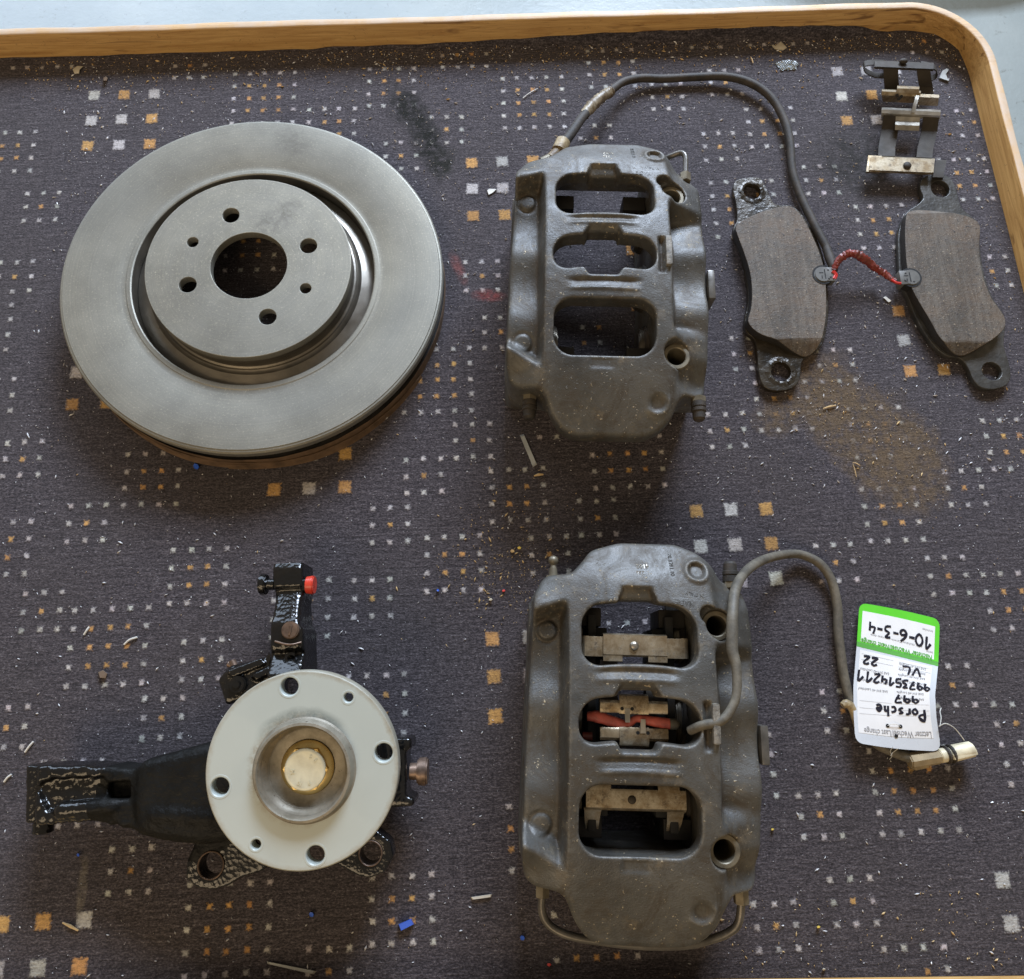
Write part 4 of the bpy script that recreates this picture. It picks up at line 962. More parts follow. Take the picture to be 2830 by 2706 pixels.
b = bmesh.new(); cyl(b, W(1036, 313, 46) - LO, W(1056, 303, 46) - LO, 4.8, seg=22, bev=.8); bm_obj('threaded_tail', b, M_DUSTMETAL, lead)
tube('red_sleeve', PP([(1597, 518, 17), (1604, 503, 19), (1618, 490, 22), (1632, 485, 24), (1650, 492, 22), (1668, 506, 18), (1680, 516, 14), (1694, 524, 14), (1706, 534, 16), (1716, 539, 17)], LO), [2.6, 3.2, 3.6, 3.4, 3.9, 3.6, 3.0, 3.2, 2.4, 2.2], M_REDSLV, lead, 9, 10, jit=0.5)
tube('red_wire', PP([(1594, 520, 18.5), (1600, 526, 18), (1597, 534, 18)], LO), 1.1, M_REDWIRE, lead, 5, 8)
tube('red_wire', PP([(1597, 519, 18.5), (1603, 527, 17.5), (1600, 535, 17)], LO), 1.1, M_REDWIRE, lead, 5, 8)
tube('red_wire', PP([(1708, 536, 17.5), (1718, 542, 18.5), (1726, 543, 18.5)], LO), 1.2, M_REDWIRE, lead, 5, 8)

# ---------------------------------------------------------------- pad spring clips
def sheet(bm, pts, w0, w1=None, th=0.9):
    """bent strip: pts list of (u, v, w) centre line running along v, widths along u"""
    w1 = w0 if w1 is None else w1; n = len(pts); P = [np.array(p, float) for p in pts]; rows_ = []
    for i, p in enumerate(P):
        t = P[min(i + 1, n - 1)] - P[max(i - 1, 0)]; t /= np.linalg.norm(t); nn = np.cross([1, 0, 0], t); nn /= np.linalg.norm(nn)
        w = (w0 + (w1 - w0) * i / (n - 1)) / 2
        rows_.append([bm.verts.new((p + np.array([s * w, 0, 0]) + nn * q * th / 2) * MM) for s, q in ((-1, 1), (1, 1), (1, -1), (-1, -1))])
    for i in range(n - 1):
        for k in range(4): bm.faces.new((rows_[i][k], rows_[i][(k + 1) % 4], rows_[i + 1][(k + 1) % 4], rows_[i + 1][k]))
    bm.faces.new(rows_[0]); bm.faces.new(rows_[-1][::-1])
def rivet(parent, u, v, w, mat, r=3.4):
    b = bmesh.new(); q = bmesh.ops.create_uvsphere(b, u_segments=20, v_segments=12, radius=r * MM); bmesh.ops.scale(b, vec=(1, 1, .6), verts=q['verts']); bmesh.ops.translate(b, verts=q['verts'], vec=Vector((u, v, w)) * MM)
    bm_obj('rivet', b, mat, parent)
def bar_a(t, v, w, mat, flip=1, ends=True):
    b = bmesh.new()
    sheet(b, [(2, v + 9 * flip, w - 3), (2, v + 8.2 * flip, w), (2, v - 6 * flip, w), (2, v - 7 * flip, w - 1.2)], 47)
    for s in (-1, 1): sheet(b, [(2 + s * 16.5, v - 6.5 * flip, w - 0.4), (2 + s * 16.5, v - 10.5 * flip, w - 0.8), (2 + s * 16.5, v - 11.2 * flip, w - 3.4)], 14)
    bm_obj('clip_plate', b, mat, t)
    b = bmesh.new()
    for s in (-1, 1):
        c = 2 + s * 31
        box(b, (c - s * 4, v - 0.5 * flip, w - 1.6), (18, 14.5, 1), 0, .4); cyl(b, (c + s * 5, v - 7.5 * flip, w - 5.4), (c + s * 5, v + 7 * flip, w - 5.4), 4.2, seg=20)
    box(b, (2, v, w - 9.0), (70, 14, 1), 0, .4)
    bm_obj('clip_frame', b, mat, t)
def leaf(t, v, w, mat, flip, fu):
    b = bmesh.new()
    for s in (-1, 1):
        sheet(b, [(s * 17, v + 3.2 * flip, w - 4.5), (s * 17, v + 4 * flip, w - 1.5), (s * 17, v + 2.5 * flip, w - .2), (s * 17, v - 2.5 * flip, w), (s * 17, v - 4 * flip, w - 1)], 14.5)
    sheet(b, [(0, v + 8.5 * flip, w - 3.5), (0, v + 7.5 * flip, w - .8), (0, v + 4 * flip, w + .8), (0, v - 3 * flip, w + .5), (0, v - 4.6 * flip, w - .2)], 21)
    bm_obj('spring_leaf', b, mat, t)
    b = bmesh.new(); sheet(b, [(fu, v - 1.0 * flip, w + 1.4), (fu, v - 6 * flip, w + 1.6), (fu, v - 10.5 * flip, w + 2.2)], 3.8, 3.4); bm_obj('spring_finger', b, M_STEEL, t)
    b = bmesh.new()
    for s in (-1, 1): cyl(b, (fu + s * 3.6, v - 1.2 * flip, w + 0.7), (fu + s * 3.6, v - 1.2 * flip, w + 1.15), 1.3, seg=14)
    bm_obj('leaf_hole_shade', b, M_HOLE_SHADE_AND_PADS, t)

# clip fitted in the lower caliper
c2 = empty('spring_clip', L2W(0, 0, 84, 2), (0, 0, TH2))
tag(c2, 'steel pad spring clip fitted inside the windows of the lower caliper over the red sleeve', 'spring clip', 'pad spring clips')
bar_a(c2, 52, 1, M_SPRING, 1)
for s in (-1, 1):
    b = bmesh.new(); sheet(b, [(s * 17, 42, -2), (s * 17, 34, -5), (s * 17, 22, -6), (s * 17, 12, -2)], 13); bm_obj('spring_strip', b, M_SPRINGDARK, c2)
    b = bmesh.new(); sheet(b, [(s * 17, -12, -2), (s * 17, -22, -6), (s * 17, -34, -5), (s * 17, -41, -2)], 13); bm_obj('spring_strip', b, M_SPRINGDARK, c2)
leaf(c2, 9.5, 3, M_SPRING, 1, -5.0); leaf(c2, -9.0, 3, M_SPRING, -1, 6.0)
b = bmesh.new(); sheet(b, [(1, -46, 0.4), (1, -47.5, 1), (1, -58, 1), (1, -59.5, -.6), (1, -60, -3)], 70)
for s in (-1, 1): sheet(b, [(s * 24, -40.5, -1), (s * 24, -43, .6), (s * 24, -47, 1)], 15)
for s in (-1, 1): sheet(b, [(s * 29, -58.5, 0), (s * 29, -61, -2.5), (s * 29, -68, -7), (s * 28.5, -74, -11)], 13, 9)
bm_obj('clip_frame', b, M_SPRING, c2)
rivet(c2, 1, 52.5, 2.3, M_STEEL); rivet(c2, -2, -52.5, 1.2, M_SPRINGDARK, 3.0)

# the loose clip by the corner of the table, tipped on its legs
LC = W(1740, 212, 14)
c1 = empty('spring_clip', LC, (0, 0, -0.05))
tag(c1, 'loose steel pad spring clip standing open near the rounded table corner', 'spring clip', 'pad spring clips')
def Q(x, y, z): return W(x, y, z) - LC
def qsheet(bm, pts, px_w, th=0.9):
    """strip through photo points, width in photo px along x"""
    P = []
    for x, y, z in pts:
        a = Q(x - px_w / 2, y, z); c = Q(x + px_w / 2, y, z); P.append((a, c))
    rows_ = []
    n = len(P)
    for i, (a, c) in enumerate(P):
        m0 = (P[max(i - 1, 0)][0] + P[max(i - 1, 0)][1]) / 2; m1 = (P[min(i + 1, n - 1)][0] + P[min(i + 1, n - 1)][1]) / 2
        t = m1 - m0; t /= np.linalg.norm(t); x = (c - a) / np.linalg.norm(c - a); nn = np.cross(x, t); nn /= np.linalg.norm(nn)
        rows_.append([bm.verts.new((q + nn * k * th / 2) * MM) for q, k in ((a, 1), (c, 1), (c, -1), (a, -1))])
    for i in range(n - 1):
        for k in range(4): bm.faces.new((rows_[i][k], rows_[i][(k + 1) % 4], rows_[i + 1][(k + 1) % 4], rows_[i + 1][k]))
    bm.faces.new(rows_[0]); bm.faces.new(rows_[-1][::-1])
# top bar (seen on edge), with rolled ends
b = bmesh.new()
qsheet(b, [(1728, 119, 20), (1728, 121, 27), (1728, 131, 28.5), (1728, 134, 25)], 112)
bm_obj('clip_plate', b, M_SPRINGDARK, c1)
for pts in (((1690, 122, 24), (1665, 123, 25), (1652, 127, 24), (1651, 134, 20), (1657, 140, 15), (1672, 146, 12), (1690, 147, 14)),
            ((1760, 122, 24), (1778, 124, 26), (1789, 130, 25), (1791, 140, 20), (1783, 147, 15), (1770, 148, 13))):
    P = [Q(*p) for p in smooth_path(pts, 4)]
    b = bmesh.new(); rows_ = []
    for p in P: rows_.append([b.verts.new((p + np.array([0, dy, dz])) * MM) for dy, dz in ((3.2, 0.6), (-3.2, 0.6), (-3.2, -0.6), (3.2, -0.6))])
    for i in range(len(rows_) - 1):
        for k in range(4): b.faces.new((rows_[i][k], rows_[i][(k + 1) % 4], rows_[i + 1][(k + 1) % 4], rows_[i + 1][k]))
    b.faces.new(rows_[0]); b.faces.new(rows_[-1][::-1])
    bm_obj('rolled_end', b, M_SPRINGDARK, c1)
b = bmesh.new(); q = bmesh.ops.create_uvsphere(b, u_segments=20, v_segments=12, radius=3.6 * MM); bmesh.ops.scale(b, vec=(1.2, .8, .7), verts=q['verts']); bmesh.ops.translate(b, verts=q['verts'], vec=Vector(Q(1727, 118, 30)) * MM); bm_obj('rivet', b, M_SPRINGDARK, c1)
b = bmesh.new()
qsheet(b, [(1703, 131, 27), (1704, 150, 20), (1706, 170, 9), (1708, 186, 6), (1716, 182, 9)], 28)
bm_obj('spring_strip', b, M_SPRINGDARK, c1)
b = bmesh.new()
qsheet(b, [(1765, 131, 27), (1768, 150, 20), (1771, 165, 11), (1773, 183, 7)], 26)
bm_obj('spring_strip', b, M_SPRINGDARK, c1)
b = bmesh.new()
qsheet(b, [(1725, 174, 18), (1725, 178, 21), (1725, 184, 19), (1728, 196, 10)], 74)
qsheet(b, [(1738, 166, 20), (1738, 171, 23), (1738, 179, 21)], 42)
qsheet(b, [(1778, 180, 17), (1778, 185, 19), (1776, 200, 10)], 38)
bm_obj('spring_leaf', b, M_SPRING, c1)
b = bmesh.new(); qsheet(b, [(1757, 183, 22), (1753, 200, 23), (1750, 216, 20)], 7); bm_obj('spring_finger', b, M_STEEL, c1)
b = bmesh.new()
for x, y in ((1718, 184), (1726, 186), (1722, 190)): cyl(b, Q(x, y, 20.5), Q(x, y, 21.6), 1.6, seg=12)
bm_obj('leaf_hole_shade', b, M_HOLE_SHADE_AND_PADS, c1)
b = bmesh.new()
qsheet(b, [(1746, 209, 17), (1746, 213, 20), (1746, 219, 19), (1746, 226, 15)], 112)
qsheet(b, [(1740, 224, 17), (1740, 233, 14), (1740, 241, 17), (1740, 250, 13)], 46)
bm_obj('spring_leaf', b, M_STEEL, c1)
b = bmesh.new()
qsheet(b, [(1711, 219, 18), (1707, 250, 9), (1703, 285, 8), (1704, 302, 13)], 32)
bm_obj('spring_strip', b, M_SPRINGDARK, c1)
b = bmesh.new()
qsheet(b, [(1785, 219, 18), (1782, 250, 9), (1776, 285, 8), (1776, 302, 13)], 30)
bm_obj('spring_strip', b, M_SPRINGDARK, c1)
b = bmesh.new()
qsheet(b, [(1735, 303, 12), (1735, 305, 15), (1734, 330, 15), (1733, 333, 12)], 122)
bm_obj('clip_plate', b, M_SPRING, c1)
b = bmesh.new(); qsheet(b, [(1682, 302, 13), (1682, 304, 14), (1680, 333, 14), (1679, 335, 8)], 26); bm_obj('clip_frame', b, M_SPRING, c1)
b = bmesh.new(); qsheet(b, [(1809, 305, 10), (1808, 308, 12), (1804, 338, 12), (1803, 341, 4)], 20); bm_obj('clip_frame', b, M_SPRINGDARK, c1)
b = bmesh.new(); q = bmesh.ops.create_uvsphere(b, u_segments=20, v_segments=12, radius=4.0 * MM); bmesh.ops.scale(b, vec=(1, 1, .6), verts=q['verts']); bmesh.ops.translate(b, verts=q['verts'], vec=Vector(Q(1745, 318, 16)) * MM); bm_obj('rivet', b, M_SPRINGDARK, c1)

# ---------------------------------------------------------------- pads still fitted in the lower caliper (dark edges in its windows)
for s in (-1, 1):
    t = empty('fitted_brake_pad', L2W(s * 26, 0, 30, 2), (0, 0, TH2))
    tag(t, 'dark brake pad fitted on the %s side inside the lower caliper behind the spring clip' % ('left' if s < 0 else 'right'), 'brake pad')
    b = bmesh.new(); box(b, (s * 3, 0, 24), (6, 150, 48), 0, 1); bm_obj('backing_plate', b, M_HOLE_SHADE_AND_PADS, t)
    b = bmesh.new(); box(b, (-s * 4.5, 0, 22), (9, 132, 40), 0, 1); bm_obj('friction_lining', b, M_HOLE_SHADE_AND_PADS, t)

# ---------------------------------------------------------------- second lead: lower caliper window -> tagged plug
S2 = W(1600, 1180, 0) * [1, 1, 0]
lead2 = empty('sensor_lead', S2); tag(lead2, 'dusty grey sensor lead looping from the lower caliper to a cream plug', 'cable')
tube('rubber_lead', PP([(1322, 1400, 96), (1345, 1390, 104), (1380, 1382, 108), (1400, 1360, 108), (1411, 1330, 107), (1411, 1280, 105), (1403, 1245, 103), (1403, 1205, 101), (1404, 1172, 98), (1409, 1130, 86), (1425, 1100, 66), (1452, 1078, 42), (1490, 1065, 20), (1530, 1062, 9), (1568, 1078, 8), (1592, 1110, 8), (1604, 1160, 7), (1606, 1210, 7), (1612, 1260, 7), (1618, 1300, 7), (1632, 1350, 8), (1650, 1390, 9)], S2), [3.2, 3.3, 3.3, 3.0, 3.1, 3.5, 4.0, 4.2, 3.9, 3.8, 3.8, 3.9, 3.8, 3.8, 3.9, 3.8, 3.9, 3.8, 3.9, 3.8, 3.8, 3.6], M_DUSTRUB, lead2, 7, 16)
tube('sleeve_end', PP([(1614, 1352, 12), (1622, 1348, 12), (1632, 1356, 11), (1640, 1380, 9), (1650, 1410, 7)], S2), [2.6, 3.4, 3.4, 3.2, 3.2], M_WHITEMETAL, lead2, 6, 12, jit=0.15)
tube('rubber_lead', PP([(1650, 1400, 7), (1680, 1425, 7), (1710, 1440, 8), (1742, 1452, 9)], S2), 4.2, M_DUSTRUB, lead2, 6, 14)
zt = ZM(2230, 1600, 3.1273)
A = zt(880, 1575, 10) - S2; B = zt(1140, 1530, 11) - S2; Cc = zt(1230, 1515, 11) - S2; D = zt(1430, 1470, 12) - S2
b = bmesh.new(); cyl(b, A, B, 6.2, seg=8, bev=1); box(b, (zt(960, 1590, 7) - S2), (12, 9, 9), 0.15, 1); bm_obj('plug_body', b, M_TAN, lead2)
b = bmesh.new(); cyl(b, B, Cc, 5.6, seg=24, bev=.6); bm_obj('plug_collar', b, M_CREAM, lead2)
b = bmesh.new(); cyl(b, B + (Cc - B) * .55, B + (Cc - B) * .85, 7.2, seg=28, bev=.6); cyl(b, B + (Cc - B) * 1.0, B + (Cc - B) * 1.3, 7.4, seg=28, bev=.6); bm_obj('seal_ring', b, M_RUBBER, lead2)
b = bmesh.new(); cyl(b, Cc, D, 6.8, 6.2, seg=12, bev=1.0); rv = (D - Cc) / np.linalg.norm(D - Cc); box(b, (Cc + D) / 2 + np.array([0, -1.5, 2.5]), (20, 5, 7), math.atan2(rv[1], rv[0]), .8); bm_obj('plug_nose', b, M_CREAM, lead2)
# red sleeve inside the lower caliper window
rs = empty('wire_sleeve', L2W(0, 0, 90, 2), (0, 0, TH2)); tag(rs, 'crumpled coral red wire sleeve threaded through the middle window of the lower caliper', 'wire sleeve')
tube('sleeve', [(-33, 2, -7), (-26, 2, -6), (-16, -0.5, -6), (-6, -3, -6), (2, 1.5, -6), (10, 0.5, -6), (20, -0.8, -6), (27, -1.5, -6)], [3.0, 4.4, 3.9, 3.4, 2.4, 3.4, 4.0, 3.6], M_REDSILK, rs, 6, 14, jit=0.14, flat=0.8)
tube('sleeve_tail', [(26, -1.5, -6), (30, -1.5, -6), (32, -1.5, -7)], [4.0, 4.0, 2.5], M_DUSTRUB, rs, 4, 12, jit=.1)
tube('stub', [(-36, -12, -12), (-29, -12, -12)], 3, M_REDSLV, rs, 3, 10)

# ---------------------------------------------------------------- service tag
tg = empty('service_tag', W(1715, 1300, 0) * [1, 1, 0]); TO = W(1715, 1300, 0) * [1, 1, 0]
tag(tg, 'white service tag with green end and black marker handwriting tied to the cream plug', 'label tag')
LP = np.array([(455, 205), (432, 560), (402, 930), (405, 1180), (420, 1415)], float); RP = np.array([(1150, 350), (1135, 740), (1108, 1000), (1120, 1200), (1162, 1490)], float)
LT = [0, .3, .6, .82, 1.0]
def tagp(s, t, up=0.0):
    l = np.array([np.interp(t, LT, LP[:, 0]), np.interp(t, LT, LP[:, 1])]); r = np.array([np.interp(t, LT, RP[:, 0]), np.interp(t, LT, RP[:, 1])])
    p = l * (1 - s) + r * s
    p[1] += 26 * math.sin(math.pi * s) * (t - 0.35) * 1.0
    z = 5 + 11 * t + 5.5 * math.sin(math.pi * min(max((t - .25) / .75, 0), 1)) * (s) + up
    return zt(p[0], p[1], z) - TO
def tag_region(name, s0, s1, t0, t1, up, mat, rcorn=0.0, th=0.35, n=24, corners=(1, 1, 1, 1)):
    V = []; F = []
    ss = np.linspace(s0, s1, n); tt = np.linspace(t0, t1, n)
    for t in tt:
        for s in ss:
            s2, t2 = s, t
            if rcorn:
                rs_, rt_ = rcorn, rcorn * 0.62
                for ci, (cs, ct, a, b_) in enumerate(((s0, t0, 1, 1), (s1, t0, -1, 1), (s1, t1, -1, -1), (s0, t1, 1, -1))):
                    if not corners[ci]: continue
                    ds, dt_ = (s - cs) * a / rs_, (t - ct) * b_ / rt_
                    if ds < 1 and dt_ < 1:
                        q = math.hypot(1 - ds, 1 - dt_); m = max(1 - ds, 1 - dt_)
                        if q > 1e-6: k = m / q; s2 = cs + a * rs_ * (1 - (1 - ds) * k); t2 = ct + b_ * rt_ * (1 - (1 - dt_) * k)
            V.append(tagp(s2, t2, up))
    m = len(V)
    for v in V[:m]: V.append(v - np.array([0, 0, th]))
    for i in range(n - 1):
        for j in range(n - 1):
            a = i * n + j; F.append((a, a + n, a + n + 1, a + 1)); F.append((m + a, m + a + 1, m + a + n + 1, m + a + n))
    edge = [j for j in range(n)] + [i * n + n - 1 for i in range(1, n)] + [(n - 1) * n + j for j in range(n - 2, -1, -1)] + [i * n for i in range(n - 2, 0, -1)]
    for a, b_ in zip(edge, edge[1:] + edge[:1]): F.append((a, b_, m + b_, m + a))
    o = raw(name, V, F, mat, tg, 60)
    bm = bmesh.new(); bm.from_mesh(o.data); bmesh.ops.recalc_face_normals(bm, faces=bm.faces); bm.to_mesh(o.data); bm.free()
    return o
tag_region('tag_film', 0, 1, 0.31, 1.0, 0, M_TAGEDGE, 0.085, corners=(0, 0, 1, 1))
tag_region('green_panel', 0, 1, 0.0, 0.31, 0.0, M_TAGGREEN, 0.085, corners=(1, 1, 0, 0))
tag_region('white_panel', 0.045, 0.945, 0.055, 0.275, 0.15, M_TAGWHITE, 0, .1)
tag_region('white_panel', 0.045, 0.93, 0.335, 0.93, 0.15, M_TAGWHITE, 0, .1)
tag_region('green_band', 0.0, 1.0, 0.283, 0.318, 0.12, M_PRINTGREEN, 0, .08)
def tag_print(s, size, s0, t0, mat, bold=0.0, sx=1.0, up=0.32):
    """printed line, upside down: starts at right (s0) and runs left"""
    vv, ff = text_mesh(s, 1.0, bold)
    raw('printed_text', [tagp(s0 - x * size * sx / 222, t0 + y * size / 375, up) for x, y, _ in vv], ff, mat, tg, None)
tag_print('Nächster Wechsel/Next change', 17, 0.925, 0.252, M_PRINTGREEN, 0.03, 0.88)
tag_print('Letzter Wechsel/Last change', 19, 0.915, 0.895, M_PRINTGREY, 0.01, 0.80)
tag_print('bei/at', 8, 0.93, 0.225, M_PRINTGREY); tag_print('oder nächster Termin / or next date', 8, 0.80, 0.205, M_PRINTGREY, 0, 1.2)
tag_print('km/miles', 8, 0.92, 0.085, M_PRINTGREY)
for k, (a, t_) in enumerate(((0.86, 0.365), (0.86, 0.41), (0.86, 0.455), (0.86, 0.505), (0.86, 0.595), (0.86, 0.645))):
    tag_print('SAE 5W-%d Longlife' % (30 if k % 2 else 40), 10, a, t_, M_PRINTGREY, 0.01, 0.9)
for t_ in (0.46, 0.535, 0.60): tag_print('SAE 5W-40 Leichtlauf', 10, 0.42, t_, M_PRINTGREY, 0.01, 0.9)
for t_ in (0.36, 0.40, 0.70, 0.755, 0.80):   # ruled lines
    for a, c in ((0.07, 0.46), (0.52, 0.92)):
        V = []; F = []
        for i in range(13):
            s = a + (c - a) * i / 12; V += [tagp(s, t_, .3), tagp(s, t_ + .0016, .3)]
        for i in range(12): F.append((2 * i, 2 * i + 2, 2 * i + 3, 2 * i + 1))
        raw('ruled_line', V, F, M_PRINTGREY, tg, None)
GL = {'1': [[(0, .55), (.35, 1), (.35, 0)]], '0': [[(.3, 1), (.05, .7), (.05, .3), (.3, 0), (.55, .3), (.55, .7), (.3, 1)]], '-': [[(.05, .45), (.5, .45)]],
      '6': [[(.5, 1), (.15, .6), (.05, .25), (.3, 0), (.55, .2), (.45, .45), (.1, .35)]], '3': [[(.05, .95), (.45, 1), (.2, .58), (.5, .4), (.45, .1), (.05, 0)]],
      '4': [[(.15, 1), (.05, .45), (.5, .45)], [(.45, .8), (.45, 0)]], 'V': [[(0, 1), (.25, 0), (.5, 1)]], 'L': [[(.1, 1), (.05, .05), (.5, .05)]],
      '2': [[(.05, .8), (.3, 1), (.5, .75), (.05, 0), (.55, .05)]], '9': [[(.5, .75), (.25, 1), (.05, .7), (.3, .5), (.5, .8), (.45, 0)]], '7': [[(0, 1), (.5, 1), (.2, 0)], [(.1, .5), (.45, .5)]],
      '5': [[(.5, 1), (.1, 1), (.08, .55), (.45, .5), (.45, .1), (.05, 0)]], 'G': [[(.5, .9), (.2, 1), (.03, .5), (.2, 0), (.5, .15), (.5, .45), (.3, .45)]], 'T': [[(0, 1), (.55, 1)], [(.28, 1), (.28, 0)]],
      'P': [[(.1, 0), (.1, 1), (.5, .95), (.55, .65), (.1, .5)]], 'o': [[(.3, .6), (.05, .35), (.25, 0), (.5, .25), (.3, .6)]], 'r': [[(.1, .6), (.1, 0)], [(.1, .4), (.25, .6), (.45, .55)]],
      's': [[(.45, .6), (.1, .5), (.4, .2), (.05, 0)]], 'c': [[(.45, .55), (.1, .4), (.15, .05), (.45, .05)]], 'h': [[(.1, 1), (.1, 0)], [(.1, .4), (.35, .5), (.4, 0)]], 'e': [[(.05, .3), (.45, .35), (.25, .6), (.05, .3), (.2, 0), (.5, .1)]], ' ': []}
def handwrite(s, s0, t0, h, adv, slope=0.0, wdt=0.0138, name='handwriting'):
    V = []; F = []
    for i, ch in enumerate(s):
        ox = i * adv + random.uniform(-.02, .02) * adv
        for st in GL[ch]:
            if len(st) > 2: pts = smooth_path([(x, y, 0) for x, y in st], 5)
            else: pts = [np.array((*p, 0.)) for p in st]
            q = [np.array([s0 - (ox + p[0] * adv * 1.5), t0 + slope * (ox) + p[1] * h]) for p in pts]
            base_i = len(V); q2 = [c * [1, 1.65] for c in q]
            for k, c in enumerate(q2):
                d = q2[min(k + 1, len(q2) - 1)] - q2[max(k - 1, 0)]; d = d / (np.linalg.norm(d) + 1e-9); nn = np.array([-d[1], d[0]]) * wdt * (0.85 + 0.3 * random.random())
                for sg in (-1, 1):
                    e = c + nn * sg; V.append(tagp(e[0], e[1] / 1.65, 0.42))
            for k in range(len(q2) - 1): a = base_i + 2 * k; F.append((a, a + 2, a + 3, a + 1))
    raw(name, V, F, M_INK, tg, None)
handwrite('10-6-3-4', 0.90, 0.135, 0.080, 0.098, -0.02)
handwrite('VL', 0.80, 0.385, 0.065, 0.13); handwrite('22', 0.27, 0.372, 0.055, 0.095)
handwrite('99735142', 0.93, 0.505, 0.065, 0.088, -0.03); handwrite('11', 0.22, 0.478, 0.075, 0.11)
handwrite('997', 0.80, 0.625, 0.062, 0.105); handwrite('Porsche', 0.87, 0.745, 0.085, 0.088, -0.05, .0155)
b = bmesh.new()
for s, t_ in ((0.40, 0.868), (0.555, 0.868), (0.49, 0.925)):
    p = tagp(s, t_, .35); cyl(b, p, p + np.array([0, 0, .15]), 1.5, seg=14)
bm_obj('punched_hole_shade', b, M_HOLE_SHADE_AND_PADS, tg)
p = [tagp(0.40, .868, .8), tagp(.44, .858, 1.6), tagp(.50, .856, 1.9), tagp(.555, .868, .8)]
tube('thread', p, 0.28, M_THREAD, tg, 5, 6)
tube('thread', [zt(745, 1450, 17) - TO, zt(720, 1490, 14) - TO, zt(735, 1530, 12) - TO, zt(715, 1560, 8) - TO], .3, M_THREAD, tg, 6, 6)
tube('thread', [zt(790, 1465, 16) - TO, zt(745, 1500, 13) - TO, zt(725, 1530, 13) - TO, zt(740, 1500, 14) - TO], .3, M_THREAD, tg, 6, 6)
tube('thread', [zt(1140, 1275, 20) - TO, zt(1200, 1250, 22) - TO, zt(1270, 1285, 20) - TO, zt(1320, 1340, 17) - TO, zt(1360, 1395, 15) - TO], .35, M_THREAD, tg, 6, 6)
tube('thread', [zt(1150, 1275, 20) - TO, zt(1160, 1200, 18) - TO, zt(1150, 1150, 15) - TO, zt(1160, 1115, 12) - TO], .35, M_THREAD, tg, 6, 6)

# ---------------------------------------------------------------- litter on the carpet
M_BLUE = simple('blue_plastic', (0.03, 0.12, 0.62), 0.35, 0, .15); M_CHIPY = simple('yellow_crumb', (0.75, 0.55, 0.10), 0.5); M_CHIPR = simple('red_crumb', (0.70, 0.06, 0.05), 0.5)
M_STRIP = simple('pale_grey_plastic', (0.36, 0.37, 0.35), 0.45, 0, .15); M_SLIVER = simple('wood_sliver', (0.60, 0.42, 0.20), 0.6); M_FLAKE = simple('cream_flake', (0.52, 0.47, 0.36), 0.7, 0, .3)
M_STONE = simple('brown_grit', (0.17, 0.12, 0.08), 0.8, 0, .3); M_PAPER = simple('white_chip', (0.66, 0.64, 0.58), 0.6)
def prism(name, pts, z0, z1, mat, label, cat, group, jag=0.0, tilt=0.0):
    c = np.mean([W(x, y, z0) for x, y in pts], 0)
    V = []
    for z in (z0, z1):
        for i, (x, y) in enumerate(pts):
            p = W(x, y, z) - c; sc = 1 if z == z0 else 0.9
            V.append((p[0] * sc, p[1] * sc, (z - z0) + tilt * (i % 3) * .5 + jag * ((i * 37) % 5) / 5))
    n = len(pts); F = [tuple(range(n))[::-1], tuple(range(n, 2 * n))] + [(i, (i + 1) % n, n + (i + 1) % n, n + i) for i in range(n)]
    o = raw(name, V, F, mat, None, 30); o.location = Vector((c[0], c[1], z0)) * MM
    bm = bmesh.new(); bm.from_mesh(o.data); bmesh.ops.recalc_face_normals(bm, faces=bm.faces); bm.to_mesh(o.data); bm.free()
    tag(o, label, cat, group); return o
prism('plastic_strip', [(996, 834), (1004, 832), (1029, 890), (1021, 895)], .4, 2.2, M_STRIP, 'straight grey plastic strip lying below the left foot of the upper caliper', 'plastic strip', 'plastic strips')
prism('plastic_strip', [(511, 1842), (513, 1847), (600, 1867), (607, 1861)], .4, 2.2, M_STRIP, 'long white plastic strip near the bottom edge left of centre', 'plastic strip', 'plastic strips')
prism('plastic_strip', [(902, 1719), (905, 1724), (941, 1719), (943, 1713)], .4, 2.2, M_PAPER, 'short white plastic strip on the carpet left of the lower caliper foot', 'plastic strip', 'plastic strips')
prism('blue_plastic_bit', [(763, 1771), (788, 1760), (793, 1771), (768, 1784)], .4, 5, M_BLUE, 'oblong blue plastic bit, largest one, between knuckle and lower caliper', 'plastic bit', 'blue plastic bits')
for x, y, r, w_ in ((376, 894, 6, 'at the lower rim of the brake disc'), (597, 1752, 5, 'below the hub flange'), (1001, 1797, 5, 'left of the pipe of the lower caliper'), (150, 1638, 3, 'below the black strut arm'), (1190, 1313, 2.5, 'in the open carpet between the upper parts')):
    if x == 1190: x, y = 839, 1131
    prism('blue_plastic_bit', [(x + r * math.cos(k * 1.05), y + r * 1.05 * math.sin(k * 1.05 + .2)) for k in range(6)], .4, 3.2, M_BLUE, 'small blue plastic bit ' + w_, 'plastic bit', 'blue plastic bits', jag=.6)
SLV = [((1023, 912), (1041, 909), 2.4, 'below the grey plastic strip'), ((120, 1768), (150, 1783), 2.2, 'at the orange square near the lower left corner'), ((1438, 109), (1443, 121), 1.5, 'between the top rim and the arching lead'), ((1500, 1058), (1500, 1058), 1, ''),
       ((1577, 783), (1601, 777), 1.7, 'on the stain left of the orange squares'), ((1634, 886), (1648, 892), 1.0, 'at the centre of the brown stain'), ((1634, 888), (1641, 914), 0.7, 'forming the leg of the angle on the brown stain')]
